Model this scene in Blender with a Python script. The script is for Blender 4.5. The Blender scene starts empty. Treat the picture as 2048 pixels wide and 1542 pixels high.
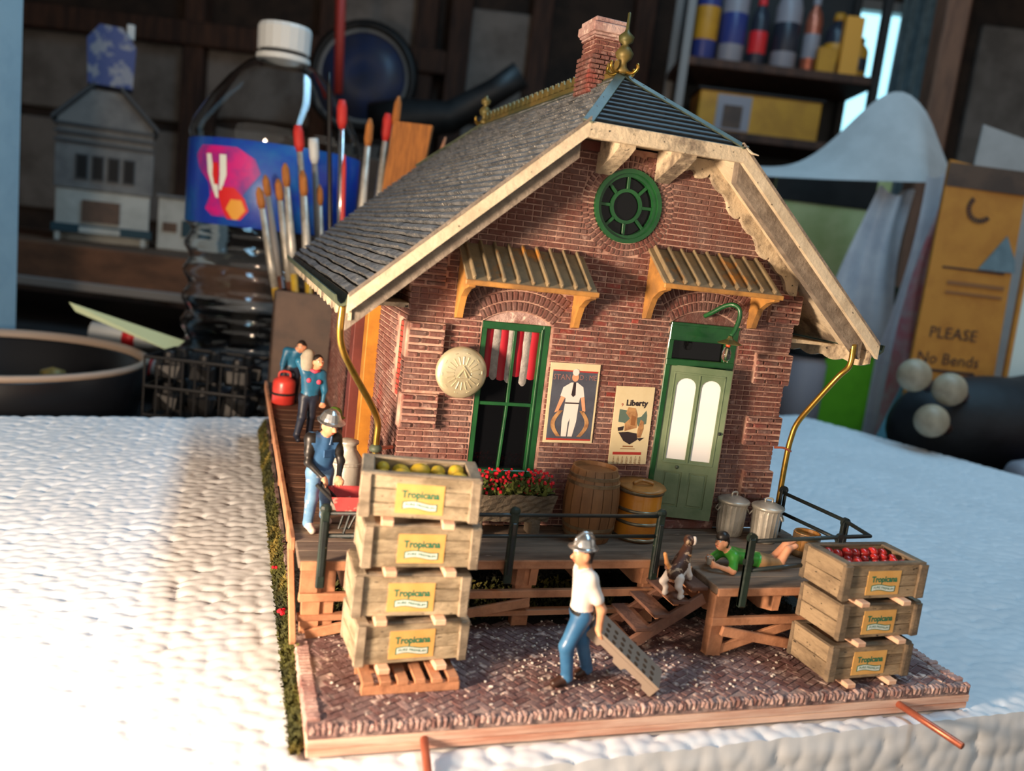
import bpy, math, random
import numpy as np
from mathutils import Vector, Matrix
from mathutils.geometry import delaunay_2d_cdt

random.seed(7)
RNG = np.random.default_rng(7)
U = 0.1                      # everything below is written in centimetres; one Blender unit is ten centimetres
sc = bpy.context.scene
COL = sc.collection

# ------------------------------------------------------------------ camera
def camera():
    yaw, pitch, roll = math.radians(18.734), math.radians(9.208), math.radians(-6.784)
    f = Vector((math.sin(yaw) * math.cos(pitch), math.cos(yaw) * math.cos(pitch), -math.sin(pitch)))
    r = Vector((math.cos(yaw), -math.sin(yaw), 0))
    d = f.cross(r)
    r2 = r * math.cos(roll) + d * math.sin(roll)
    d2 = -r * math.sin(roll) + d * math.cos(roll)
    cd = bpy.data.cameras.new('camera')
    cd.sensor_width = 36.0
    cd.sensor_fit = 'HORIZONTAL'
    cd.lens = 1703.3 / 2048 * 36
    cd.clip_start = 0.02
    cd.clip_end = 200
    cd.dof.use_dof = True
    cd.dof.focus_distance = 2.40
    cd.dof.aperture_fstop = 1.6
    co = bpy.data.objects.new('camera', cd)
    m = Matrix((r2, -d2, -f)).transposed().to_4x4()
    m.translation = Vector((-4.54, -21.07, 7.48)) * U
    co.matrix_world = m
    COL.objects.link(co)
    sc.camera = co
camera()

# ------------------------------------------------------------------ world, lights, exposure
w = bpy.data.worlds.new('world')
sc.world = w
w.use_nodes = True
bg = w.node_tree.nodes['Background']
bg.inputs[0].default_value = (1.0, 0.90, 0.78, 1)
bg.inputs[1].default_value = 0.64

def light(name, kind, loc, energy, color, size=0.1, target=None, sy=None):
    ld = bpy.data.lights.new(name, kind)
    ld.energy = energy
    ld.color = color
    if kind == 'AREA':
        ld.shape = 'RECTANGLE'
        ld.size = size
        ld.size_y = sy or size
    elif kind in ('POINT', 'SPOT'):
        ld.shadow_soft_size = size
    o = bpy.data.objects.new(name, ld)
    o.location = Vector(loc) * U
    if target is not None:
        o.rotation_euler = (Vector(target) * U - o.location).to_track_quat('-Z', 'Y').to_euler()
    COL.objects.link(o)
    return o
# the warm work lamp standing low at the front left of the bench
light('work_lamp_light', 'POINT', (-18.5, -12.8, 4.3), 560, (1.0, 0.74, 0.52), 0.2)
# the cool daylight tubes of the shop light under the ceiling, up to the right
light('shop_light', 'AREA', (37, 10, 93), 640, (0.40, 0.73, 1.0), 1.0, None, 12.0)

sc.view_settings.view_transform = 'Standard'
sc.view_settings.look = 'None'
sc.view_settings.exposure = 0.15
sc.view_settings.gamma = 1.0
sc.view_settings.use_curve_mapping = False
sc.cycles.use_denoising = True
sc.cycles.max_bounces = 8
sc.cycles.transparent_max_bounces = 12

# ------------------------------------------------------------------ helpers
class MB:
    """collects vertices and faces in centimetres; build() links them as one mesh object"""
    def __init__(s):
        s.v = []; s.f = []; s.m = []
    def add(s, vs, fs, mi=0):
        b = len(s.v)
        s.v.extend([tuple(p) for p in vs])
        for f in fs:
            s.f.append(tuple(i + b for i in f)); s.m.append(mi)
        return s
    def box(s, x0, x1, y0, y1, z0, z1, bev=0.0, M=None, jit=0.0, mi=0):
        b = min(bev, (x1 - x0) * .4, (y1 - y0) * .4, (z1 - z0) * .4)
        if b <= 0:
            vs = [(x, y, z) for z in (z0, z1) for y in (y0, y1) for x in (x0, x1)]
            fs = [(0, 2, 3, 1), (4, 5, 7, 6), (0, 1, 5, 4), (2, 6, 7, 3), (0, 4, 6, 2), (1, 3, 7, 5)]
        else:
            vs, fs = [], []
            idx = {}
            for sx in (0, 1):
                for sy in (0, 1):
                    for sz in (0, 1):
                        X, Y, Z = (x0, x1)[sx], (y0, y1)[sy], (z0, z1)[sz]
                        ix, iy, iz = (b, -b)[sx], (b, -b)[sy], (b, -b)[sz]
                        for a, p in ((0, (X, Y + iy, Z + iz)), (1, (X + ix, Y, Z + iz)), (2, (X + ix, Y + iy, Z))):
                            idx[(sx, sy, sz, a)] = len(vs); vs.append(p)
            g = lambda *k: idx[k]
            for q in (0, 1):
                o = (lambda L: L if q else L[::-1])
                fs.append(o([g(q, 0, 0, 0), g(q, 1, 0, 0), g(q, 1, 1, 0), g(q, 0, 1, 0)]))
                fs.append(o([g(0, q, 0, 1), g(0, q, 1, 1), g(1, q, 1, 1), g(1, q, 0, 1)]))
                fs.append(o([g(0, 0, q, 2), g(1, 0, q, 2), g(1, 1, q, 2), g(0, 1, q, 2)]))
            for p in (0, 1):
                for q in (0, 1):
                    fs.append([g(0, p, q, 1), g(1, p, q, 1), g(1, p, q, 2), g(0, p, q, 2)] if p == q else [g(0, p, q, 2), g(1, p, q, 2), g(1, p, q, 1), g(0, p, q, 1)])
                    fs.append([g(p, 0, q, 0), g(p, 0, q, 2), g(p, 1, q, 2), g(p, 1, q, 0)])
                    fs.append([g(p, q, 0, 0), g(p, q, 1, 0), g(p, q, 1, 1), g(p, q, 0, 1)])
                    for r in (0, 1):
                        fs.append([g(p, q, r, 0), g(p, q, r, 1), g(p, q, r, 2)])
        if jit:
            vs = [(x + random.uniform(-jit, jit), y + random.uniform(-jit, jit), z + random.uniform(-jit, jit)) for x, y, z in vs]
        if M is not None:
            vs = [tuple(M @ Vector(p)) for p in vs]
        return s.add(vs, fs, mi)
    def beam(s, p0, p1, w, h, bev=0.02, up=(0, 0, 1), mi=0, jit=0.0):
        """a bar of section w (sideways) x h (along up) from p0 to p1"""
        p0, p1 = Vector(p0), Vector(p1)
        d = p1 - p0; L = d.length
        if L < 1e-6: return s
        x = d / L
        u = Vector(up)
        y = u.cross(x)
        if y.length < 1e-4: y = Vector((0, 1, 0)).cross(x)
        y.normalize(); z = x.cross(y)
        M = Matrix((x, y, z)).transposed().to_4x4(); M.translation = p0
        return s.box(0, L, -w / 2, w / 2, -h / 2, h / 2, bev, M, jit, mi)
    def tube(s, pts, r, n=8, cap=True, mi=0):
        pts = [Vector(p) for p in pts]
        rs = r if isinstance(r, (list, tuple)) else [r] * len(pts)
        vs, fs = [], []
        t0 = (pts[1] - pts[0]).normalized()
        a = Vector((0, 0, 1)) if abs(t0.z) < .9 else Vector((1, 0, 0))
        nx = t0.cross(a).normalized()
        for i, p in enumerate(pts):
            t = (pts[min(i + 1, len(pts) - 1)] - pts[max(i - 1, 0)]).normalized()
            nx = (nx - t * nx.dot(t)).normalized(); ny = t.cross(nx)
            for k in range(n):
                c = 2 * math.pi * k / n
                vs.append(p + (nx * math.cos(c) + ny * math.sin(c)) * rs[i])
        for i in range(len(pts) - 1):
            for k in range(n):
                fs.append((i * n + k, i * n + (k + 1) % n, (i + 1) * n + (k + 1) % n, (i + 1) * n + k))
        if cap:
            fs.append(tuple(range(n))[::-1]); fs.append(tuple((len(pts) - 1) * n + k for k in range(n)))
        return s.add(vs, fs, mi)
    def lathe(s, prof, n=24, c=(0, 0, 0), M=None, mi=0, cap=True, fn=None):
        """prof: (radius, z) rows, bottom to top, around the z axis at c"""
        vs, fs = [], []
        for r, z in prof:
            for k in range(n):
                a = 2 * math.pi * k / n
                rr = r * (fn(k, z) if fn else 1)
                vs.append((c[0] + rr * math.cos(a), c[1] + rr * math.sin(a), c[2] + z))
        m = len(prof)
        for i in range(m - 1):
            for k in range(n):
                fs.append((i * n + k, i * n + (k + 1) % n, (i + 1) * n + (k + 1) % n, (i + 1) * n + k))
        if cap:
            fs.append(tuple(range(n))[::-1]); fs.append(tuple((m - 1) * n + k for k in range(n)))
        if M is not None: vs = [tuple(M @ Vector(p)) for p in vs]
        return s.add(vs, fs, mi)
    def prism(s, poly, a, b, axis='y', mi=0, M=None):
        """extrude a 2-D outline: axis y takes (x, z), axis x takes (y, z), axis z takes (x, y)"""
        P = {'y': lambda p, t: (p[0], t, p[1]), 'x': lambda p, t: (t, p[0], p[1]), 'z': lambda p, t: (p[0], p[1], t)}[axis]
        n = len(poly)
        vs = [P(p, a) for p in poly] + [P(p, b) for p in poly]
        area = sum(poly[i][0] * poly[(i + 1) % n][1] - poly[(i + 1) % n][0] * poly[i][1] for i in range(n))
        fl = (area > 0) ^ (axis == 'y') ^ (a > b)
        F0, F1 = tuple(range(n)), tuple(range(n, 2 * n))
        fs = [F0[::-1] if fl else F0, F1 if fl else F1[::-1]]
        for i in range(n):
            j = (i + 1) % n
            fs.append((i, j, n + j, n + i) if fl else (j, i, n + i, n + j))
        if M is not None: vs = [tuple(M @ Vector(p)) for p in vs]
        return s.add(vs, fs, mi)
    def ball(s, c, r, n=10, m=6, M=None, mi=0):
        rx, ry, rz = (r, r, r) if not isinstance(r, (tuple, list)) else r
        vs = [(0, 0, -rz)]
        for i in range(1, m):
            t = math.pi * i / m
            for k in range(n):
                a = 2 * math.pi * k / n
                vs.append((rx * math.sin(t) * math.cos(a), ry * math.sin(t) * math.sin(a), -rz * math.cos(t)))
        vs.append((0, 0, rz))
        fs = [(0, 1 + (k + 1) % n, 1 + k) for k in range(n)]
        for i in range(m - 2):
            for k in range(n):
                fs.append((1 + i * n + k, 1 + i * n + (k + 1) % n, 1 + (i + 1) * n + (k + 1) % n, 1 + (i + 1) * n + k))
        t = len(vs) - 1
        fs += [(t, 1 + (m - 2) * n + k, 1 + (m - 2) * n + (k + 1) % n) for k in range(n)]
        if M is not None: vs = [tuple(M @ Vector(p)) for p in vs]
        vs = [(x + c[0], y + c[1], z + c[2]) for x, y, z in vs]
        return s.add(vs, fs, mi)
    def grid(s, fn, nu, nv, mi=0, flip=False):
        vs = [fn(i / nu, j / nv) for j in range(nv + 1) for i in range(nu + 1)]
        fs = []
        for j in range(nv):
            for i in range(nu):
                q = (j * (nu + 1) + i, j * (nu + 1) + i + 1, (j + 1) * (nu + 1) + i + 1, (j + 1) * (nu + 1) + i)
                fs.append(q[::-1] if flip else q)
        return s.add(vs, fs, mi)
    def mesh(s, name, mats, smooth=False):
        me = bpy.data.meshes.new(name)
        me.from_pydata([(x * U, y * U, z * U) for x, y, z in s.v], [], s.f)
        for m in (mats if isinstance(mats, (list, tuple)) else [mats]): me.materials.append(m)
        if any(s.m): me.polygons.foreach_set('material_index', s.m)
        if smooth: me.polygons.foreach_set('use_smooth', [True] * len(me.polygons))
        me.update()
        return me
    def build(s, name, mats, parent=None, smooth=False, loc=(0, 0, 0), rz=0.0, **kw):
        return link(name, s.mesh(name, mats, smooth), parent, loc, rz, **kw)

def link(name, me, parent=None, loc=(0, 0, 0), rz=0.0, rot=None, **kw):
    o = bpy.data.objects.new(name, me)
    COL.objects.link(o)
    o.parent = parent
    o.location = Vector(loc) * U
    o.rotation_euler = rot if rot else (0, 0, rz)
    for k, v in kw.items():
        o['category' if k == 'cat' else k] = v
    return o
def thing(name, label, cat, loc=(0, 0, 0), rz=0.0, rot=None, group=None):
    o = link(name, None, None, loc, rz, rot, label=label, cat=cat)
    if group: o['group'] = group
    return o
def copy_tree(o, parent=None):
    c = o.copy(); COL.objects.link(c); c.parent = parent
    for ch in list(o.children): copy_tree(ch, c)
    return c
def np_mesh(name, V, F, mats, mi=None, smooth=True):
    """V (n,3) in centimetres, F (m,4) or (m,3)"""
    me = bpy.data.meshes.new(name)
    me.vertices.add(len(V)); me.vertices.foreach_set('co', (np.asarray(V, dtype=np.float32) * U).ravel())
    k = F.shape[1]
    me.loops.add(F.size); me.loops.foreach_set('vertex_index', F.astype(np.int32).ravel())
    me.polygons.add(len(F)); me.polygons.foreach_set('loop_start', np.arange(0, F.size, k, dtype=np.int32))
    for m in (mats if isinstance(mats, (list, tuple)) else [mats]): me.materials.append(m)
    if mi is not None: me.polygons.foreach_set('material_index', np.asarray(mi, dtype=np.int32))
    if smooth: me.polygons.foreach_set('use_smooth', np.ones(len(F), dtype=bool))
    me.update(calc_edges=True); me.validate()
    return me

# smooth-blended solid figures: distance field of capsules and ellipsoids, meshed with surface nets
def sdf(prims, step=0.03, k=0.06, pad=0.1):
    """prims: (a, b, ra, rb, mat) capsules or ('e', c, (rx,ry,rz), R or None, mat); returns V, F, mat per face"""
    lo = np.full(3, 1e9); hi = np.full(3, -1e9)
    for p in prims:
        if isinstance(p[0], str):
            c = np.array(p[1]); r = max(p[2]); lo = np.minimum(lo, c - r); hi = np.maximum(hi, c + r)
        else:
            for q, r in ((p[0], p[2]), (p[1], p[3])):
                lo = np.minimum(lo, np.array(q) - r); hi = np.maximum(hi, np.array(q) + r)
    lo -= pad; hi += pad
    n = np.ceil((hi - lo) / step).astype(int) + 1
    ax = [lo[i] + step * np.arange(n[i]) for i in range(3)]
    P = np.stack(np.meshgrid(*ax, indexing='ij'), -1).astype(np.float32)
    def dist(p, Q):
        if isinstance(p[0], str):
            q = Q - np.array(p[1], np.float32)
            if p[3] is not None: q = q @ np.array(p[3], np.float32)
            r = np.array(p[2], np.float32)
            k0 = np.linalg.norm(q / r, axis=-1); k1 = np.linalg.norm(q / (r * r), axis=-1) + 1e-6
            return k0 * (k0 - 1) / k1
        a, b = np.array(p[0], np.float32), np.array(p[1], np.float32)
        ba = b - a; L = float(ba @ ba) + 1e-9
        t = np.clip(((Q - a) @ ba) / L, 0, 1)
        return np.linalg.norm(Q - a - t[..., None] * ba, axis=-1) - (p[2] + (p[3] - p[2]) * t)
    D = np.full(P.shape[:3], 9.0, np.float32)
    for p in prims:
        if isinstance(p[0], str):
            l = np.array(p[1]) - max(p[2]); h = np.array(p[1]) + max(p[2])
        else:
            r = max(p[2], p[3]); l = np.minimum(p[0], p[1]) - r; h = np.maximum(p[0], p[1]) + r
        m = k * 1.5 + step * 2
        i0 = np.maximum(((l - m - lo) / step).astype(int), 0); i1 = np.minimum(((h + m - lo) / step).astype(int) + 2, n)
        sl = tuple(slice(a, b) for a, b in zip(i0, i1))
        d = dist(p, P[sl]); e = D[sl]
        kk = k if isinstance(p[0], str) else min(k, max(p[2], p[3]) * .9)
        hh = np.maximum(kk - np.abs(d - e), 0) / kk
        D[sl] = np.minimum(d, e) - hh * hh * kk * .25
    S = D < 0
    c = [S[i:n[0] - 1 + i, j:n[1] - 1 + j, l:n[2] - 1 + l] for i in (0, 1) for j in (0, 1) for l in (0, 1)]
    cnt = sum(x.astype(np.int8) for x in c)
    cell = (cnt > 0) & (cnt < 8)
    idx = np.full(cell.shape, -1, np.int64); idx[cell] = np.arange(cell.sum())
    I = np.argwhere(cell)
    acc = np.zeros((len(I), 3)); w_ = np.zeros(len(I))
    cor = [(i, j, l) for i in (0, 1) for j in (0, 1) for l in (0, 1)]
    for a in cor:
        for x in range(3):
            if a[x] == 0:
                b = list(a); b[x] = 1
                da = D[I[:, 0] + a[0], I[:, 1] + a[1], I[:, 2] + a[2]]; db = D[I[:, 0] + b[0], I[:, 1] + b[1], I[:, 2] + b[2]]
                m = (da < 0) != (db < 0)
                t = np.where(m, da / np.where(m, da - db, 1), 0)
                p = np.tile(np.array(a, float), (len(I), 1)); p[:, x] += t
                acc[m] += p[m]; w_[m] += 1
    V = lo + step * (I + acc / w_[:, None])
    Fs = []
    for x in range(3):
        y, z = (x + 1) % 3, (x + 2) % 3
        s0 = [slice(None)] * 3; s1 = [slice(None)] * 3
        s0[x] = slice(0, n[x] - 1); s1[x] = slice(1, n[x])
        A, B = S[tuple(s0)], S[tuple(s1)]
        E = np.argwhere(A != B)
        E = E[(E[:, y] > 0) & (E[:, z] > 0) & (E[:, y] < n[y] - 1) & (E[:, z] < n[z] - 1)]
        ins = A[E[:, 0], E[:, 1], E[:, 2]]
        q = []
        for dy, dz in ((0, 0), (-1, 0), (-1, -1), (0, -1)):
            e = E.copy(); e[:, y] += dy; e[:, z] += dz
            q.append(idx[e[:, 0], e[:, 1], e[:, 2]])
        q = np.stack(q, 1)
        q[~ins] = q[~ins][:, ::-1]
        Fs.append(q)
    F = np.concatenate(Fs)
    F = F[(F >= 0).all(1)]
    C = V[F].mean(1).astype(np.float32)
    best = np.full(len(C), 9.0); mi = np.zeros(len(C), int)
    for p in prims:
        d = dist(p, C); m = d < best; best[m] = d[m]; mi[m] = p[-1]
    return V, F, mi, C

def holes_panel(outer, holes, y0, y1, mi=0, mb=None):
    """a flat panel in x-z with holes, thickness from y0 (front) to y1 (back)"""
    mb = mb or MB()
    loops = [outer] + holes
    pts, edges = [], []
    for L in loops:
        b = len(pts); pts += [Vector((p[0], p[1])) for p in L]
        edges += [(b + i, b + (i + 1) % len(L)) for i in range(len(L))]
    vs, es, fs, *_ = delaunay_2d_cdt(pts, edges, [], 0, 1e-5)
    def inside(p, L):
        c = False; n = len(L)
        for i in range(n):
            x1, z1 = L[i]; x2, z2 = L[(i + 1) % n]
            if (z1 > p[1]) != (z2 > p[1]) and p[0] < (x2 - x1) * (p[1] - z1) / (z2 - z1) + x1: c = not c
        return c
    keep = []
    for f in fs:
        c = sum((vs[i] for i in f), Vector((0, 0))) / len(f)
        if inside(c, outer) and not any(inside(c, h) for h in holes): keep.append(f)
    n = len(vs)
    V = [(v.x, y0, v.y) for v in vs] + [(v.x, y1, v.y) for v in vs]
    def ccw(f):
        a = sum(vs[f[i]].x * vs[f[(i + 1) % len(f)]].y - vs[f[(i + 1) % len(f)]].x * vs[f[i]].y for i in range(len(f)))
        return list(f) if a > 0 else list(f)[::-1]
    F = []
    for f in keep:
        g = ccw(f); F.append(tuple(g)); F.append(tuple(i + n for i in g[::-1]))
    bnd = {}
    for f in keep:
        g = ccw(f)
        for i in range(len(g)):
            e = (g[i], g[(i + 1) % len(g)])
            if (e[1], e[0]) in bnd: del bnd[(e[1], e[0])]
            else: bnd[e] = 1
    for a, b in bnd: F.append((b, a, a + n, b + n))
    return mb.add(V, F, mi)

_text = {}
def text_mb(body, size, thick=0.004, align='CENTER', bold=False, sx=1.0):
    """lettering as a mesh in the x-z plane (reading along +x, facing -y), centred at the origin"""
    key = (body, size, thick, align, sx)
    if key in _text: return _text[key]
    cu = bpy.data.curves.new('text', 'FONT')
    cu.body = body; cu.size = 1.0; cu.align_x = align; cu.align_y = 'CENTER'; cu.resolution_u = 2
    if bold: cu.offset = 0.035
    o = bpy.data.objects.new('text', cu); COL.objects.link(o)
    dg = bpy.context.evaluated_depsgraph_get()
    me = bpy.data.meshes.new_from_object(o.evaluated_get(dg))
    mb = MB()
    V = [(v.co.x * size * sx, -thick, v.co.y * size) for v in me.vertices]
    mb.add(V, [tuple(p.vertices) for p in me.polygons])
    bpy.data.objects.remove(o); bpy.data.curves.remove(cu); bpy.data.meshes.remove(me)
    _text[key] = mb
    return mb
def rotz(a): return Matrix.Rotation(a, 4, 'Z')
def at(x, y, z, a=0.0):
    M = Matrix.Rotation(a, 4, 'Z'); M.translation = Vector((x, y, z)); return M
# ------------------------------------------------------------------ materials
def S(r, g, b):
    """display colour 0-255 to linear"""
    f = lambda c: ((c / 255 + .055) / 1.055) ** 2.4 if c > 10 else c / 255 / 12.92
    return (f(r), f(g), f(b), 1.0)
def mat(name, c1, c2=None, scale=12.0, rough=.6, metal=0.0, bump=0.0, bscale=None, lo=.42, hi=.62, detail=6.0,
        stretch=None, rand=0.0, speck=None, sscale=60.0, slo=.66, shi=.72, spec=.5, trans=0.0, ior=1.45, emit=None, estr=0.0, coat=0.0, c3=None, lo3=.5, hi3=.7, scale3=3.0, sss=0.0):
    m = bpy.data.materials.new(name); m.use_nodes = True
    nt = m.node_tree; N = nt.nodes; L = nt.links
    b = N['Principled BSDF']
    b.inputs['Roughness'].default_value = rough; b.inputs['Metallic'].default_value = metal
    b.inputs['Specular IOR Level'].default_value = spec; b.inputs['IOR'].default_value = ior
    b.inputs['Transmission Weight'].default_value = trans; b.inputs['Coat Weight'].default_value = coat
    if sss:
        b.inputs['Subsurface Weight'].default_value = sss; b.inputs['Subsurface Scale'].default_value = 0.02
    if emit:
        b.inputs['Emission Color'].default_value = emit; b.inputs['Emission Strength'].default_value = estr
    tc = N.new('ShaderNodeTexCoord'); src = tc.outputs['Object']
    if stretch:
        mp = N.new('ShaderNodeMapping'); mp.inputs['Scale'].default_value = stretch
        L.new(src, mp.inputs['Vector']); src = mp.outputs['Vector']
    oi = None
    if rand:
        oi = N.new('ShaderNodeObjectInfo')
        ad = N.new('ShaderNodeVectorMath'); ad.operation = 'ADD'
        ml = N.new('ShaderNodeMath'); ml.operation = 'MULTIPLY'; ml.inputs[1].default_value = 37.0
        L.new(oi.outputs['Random'], ml.inputs[0]); L.new(src, ad.inputs[0]); L.new(ml.outputs[0], ad.inputs[1]); src = ad.outputs[0]
    col = None
    def noise(sc_, d=6.0):
        n = N.new('ShaderNodeTexNoise'); n.inputs['Scale'].default_value = sc_; n.inputs['Detail'].default_value = d; n.inputs['Roughness'].default_value = .65
        L.new(src, n.inputs['Vector']); return n
    def ramp(sock, a, z):
        r = N.new('ShaderNodeMapRange'); r.inputs[1].default_value = a; r.inputs[2].default_value = z
        L.new(sock, r.inputs[0]); return r.outputs[0]
    def mix(fac, a, z):
        x = N.new('ShaderNodeMix'); x.data_type = 'RGBA'
        L.new(fac, x.inputs[0])
        for s_, v in ((x.inputs[6], a), (x.inputs[7], z)):
            if isinstance(v, tuple): s_.default_value = v
            else: L.new(v, s_)
        return x.outputs[2]
    col = c1
    n1 = None
    if c2:
        n1 = noise(scale, detail); col = mix(ramp(n1.outputs['Fac'], lo, hi), c1, c2)
    if c3: col = mix(ramp(noise(scale3, 4.0).outputs['Fac'], lo3, hi3), col, c3)
    if speck: col = mix(ramp(noise(sscale, 2.0).outputs['Fac'], slo, shi), col, speck)
    if rand:
        hs = N.new('ShaderNodeHueSaturation')
        mr = N.new('ShaderNodeMapRange'); mr.inputs[3].default_value = 1 - rand; mr.inputs[4].default_value = 1 + rand
        L.new(oi.outputs['Random'], mr.inputs[0]); L.new(mr.outputs[0], hs.inputs['Value'])
        if isinstance(col, tuple): hs.inputs['Color'].default_value = col
        else: L.new(col, hs.inputs['Color'])
        col = hs.outputs[0]
    if isinstance(col, tuple): b.inputs['Base Color'].default_value = col
    else: L.new(col, b.inputs['Base Color'])
    if bump:
        nb = noise(bscale or scale * 2, 6.0)
        bp = N.new('ShaderNodeBump'); bp.inputs['Strength'].default_value = min(1.0, bump); bp.inputs['Distance'].default_value = 0.02 * bump
        L.new(nb.outputs['Fac'], bp.inputs['Height']); L.new(bp.outputs[0], b.inputs['Normal'])
    return m

M = {}
M['brick'] = mat('brick', S(118, 72, 64), S(110, 84, 78), 14, .8, bump=.5, bscale=90, rand=.22, c3=S(150, 58, 48), lo3=.56, hi3=.72, scale3=7, speck=S(190, 155, 142), sscale=45, slo=.56, shi=.80)
M['brick_wall'] = mat('brick_wall', S(116, 72, 64), S(120, 92, 86), 9, .8, bump=.5, bscale=90, c3=S(155, 60, 50), lo3=.58, hi3=.74, scale3=5, speck=S(195, 162, 150), sscale=40, slo=.57, shi=.80)
M['mortar'] = mat('mortar', S(204, 166, 148), S(150, 106, 94), 14, .9, bump=.4, bscale=80)
M['red_brick'] = mat('red_brick', S(165, 60, 50), S(125, 55, 48), 20, .8, bump=.4, bscale=80, rand=.2)
M['green'] = mat('green', S(34, 92, 48), S(24, 74, 40), 10, .38, coat=.2)
M['olive_door'] = mat('olive_door', S(122, 138, 108), S(98, 118, 88), 6, .42, bump=.12, bscale=60)
M['dark_glass'] = mat('dark_glass', S(14, 15, 18), rough=.06, spec=.3, speck=S(150, 140, 130), sscale=140, slo=.78, shi=.8)
M['glare_pane'] = mat('glare_pane', (.93, .93, .92, 1), rough=.08, coat=1.0)  # door glass: its bright reflection is painted in as a white base colour
M['cream'] = mat('cream', S(222, 205, 176), S(196, 178, 150), 12, .75, bump=.35, bscale=70, speck=S(60, 52, 46), sscale=70, slo=.70, shi=.76)
M['cream_dirty'] = mat('cream_dirty', S(216, 198, 168), S(128, 114, 98), 9, .8, bump=.5, bscale=60, lo=.48, hi=.62, speck=S(50, 44, 40), sscale=80, slo=.66, shi=.72)
M['grey_board'] = mat('grey_board', S(124, 112, 100), S(152, 140, 126), 25, .85, bump=.5, bscale=110)
M['shingle'] = mat('shingle', S(116, 120, 124), S(76, 80, 84), 16, .5, bump=.8, bscale=70, speck=S(190, 184, 172), sscale=90, slo=.58, shi=.72, rand=.12)
M['hip_slate'] = mat('hip_slate', S(68, 72, 76), S(54, 58, 62), 18, .5, bump=.4, bscale=80)
M['black'] = mat('black', S(14, 14, 15), rough=.7)
M['dark_flash'] = mat('dark_flash', S(88, 98, 80), S(66, 76, 62), 14, .5, bump=.2, bscale=50)
M['brass'] = mat('brass', S(190, 150, 70), S(120, 112, 50), 9, .3, metal=.9, lo=.5, hi=.7)
M['brass_green'] = mat('brass_green', S(128, 108, 58), S(84, 84, 48), 7, .5, metal=.35, lo=.4, hi=.6)
M['copper'] = mat('copper', S(206, 122, 94), S(176, 96, 74), 12, .36, metal=.6)
M['awning'] = mat('awning', S(146, 128, 98), S(108, 98, 80), 9, .6, bump=.3, bscale=60, c3=S(176, 120, 52), lo3=.56, hi3=.68, scale3=9)
M['awning_edge'] = mat('awning_edge', S(196, 140, 72), S(150, 108, 62), 12, .55, bump=.3, bscale=60)
M['deck_top'] = mat('deck_top', S(134, 116, 100), S(96, 80, 68), 10, .85, bump=.5, bscale=40, stretch=(.3, 2.5, 2.5), rand=.14, speck=S(190, 175, 160), sscale=40, slo=.74, shi=.8)
M['deck_side'] = mat('deck_side', S(112, 80, 62), S(82, 58, 46), 10, .8, bump=.4, bscale=40, stretch=(.3, 2.5, 2.5), rand=.18)
M['raw_wood'] = mat('raw_wood', S(196, 140, 104), S(158, 108, 78), 12, .75, bump=.3, bscale=50, rand=.12)
M['stair_wood'] = mat('stair_wood', S(122, 86, 70), S(92, 62, 50), 12, .8, bump=.4, bscale=50, rand=.15, speck=S(210, 190, 175), sscale=60, slo=.74, shi=.8)
M['crate'] = mat('crate', S(196, 178, 148), S(140, 124, 100), 7, .85, bump=.6, bscale=45, stretch=(1, 1, 3), rand=.12, lo=.38, hi=.62, speck=S(66, 58, 50), sscale=50, slo=.67, shi=.73)
M['crate_dark'] = mat('crate_dark', S(168, 152, 130), S(126, 112, 94), 9, .85, bump=.5, bscale=60, stretch=(1, 1, 3), rand=.1)
M['runner'] = mat('runner', S(236, 196, 166), S(222, 172, 140), 10, .7, bump=.2, bscale=50)
M['label_yellow'] = mat('label_yellow', S(230, 180, 106), S(222, 168, 94), 20, .6)
M['label_green'] = mat('label_green', S(28, 120, 90), rough=.6)
M['label_white'] = mat('label_white', S(225, 235, 228), rough=.6)
M['foam'] = mat('foam', (.76, .79, .82, 1), (.70, .73, .76, 1), 3, .5)
M['paver'] = mat('paver', S(108, 74, 72), S(140, 116, 114), 10, .8, bump=.7, bscale=50, rand=.12, speck=S(225, 200, 188), sscale=34, slo=.56, shi=.70)
M['paver_bed'] = mat('paver_bed', S(176, 152, 144), S(116, 88, 86), 14, .9, bump=.8, bscale=50)
M['edging'] = mat('edging', S(186, 158, 150), S(136, 98, 92), 9, .8, bump=.6, bscale=45, rand=.2, speck=S(230, 205, 190), sscale=40, slo=.62, shi=.74)
M['ply'] = mat('ply', S(228, 194, 174), S(196, 142, 120), 8, .85, bump=.5, bscale=50, stretch=(.3, 1, 4))
M['soil'] = mat('soil', S(34, 32, 26), S(22, 22, 20), 12, .95, bump=1, bscale=50, speck=S(110, 106, 96), sscale=40, slo=.64, shi=.7)
M['moss'] = mat('moss', S(84, 84, 34), S(34, 40, 22), 6, .9, rand=0, c3=S(150, 130, 60), lo3=.55, hi3=.7, scale3=4)
M['iron'] = mat('iron', S(30, 40, 40), S(22, 28, 30), 14, .45, bump=.2, bscale=60, coat=.2)
M['iron_green'] = mat('iron_green', S(34, 52, 44), S(24, 36, 32), 14, .45, bump=.3, bscale=60, speck=S(170, 170, 130), sscale=60, slo=.72, shi=.76)
M['barrel'] = mat('barrel', S(150, 106, 66), S(104, 72, 46), 6, .5, bump=.2, bscale=40, stretch=(1, 1, .25), lo=.38, hi=.66)
M['hoop'] = mat('hoop', S(134, 112, 84), S(100, 80, 58), 10, .4, metal=.3)
M['drum'] = mat('drum', S(206, 134, 40), S(176, 104, 28), 7, .35, coat=.3)
M['drum_band'] = mat('drum_band', S(120, 112, 92), S(170, 160, 140), 10, .35, metal=.7)
M['lid_tan'] = mat('lid_tan', S(176, 124, 62), S(128, 92, 50), 7, .4, coat=.2)
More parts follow.
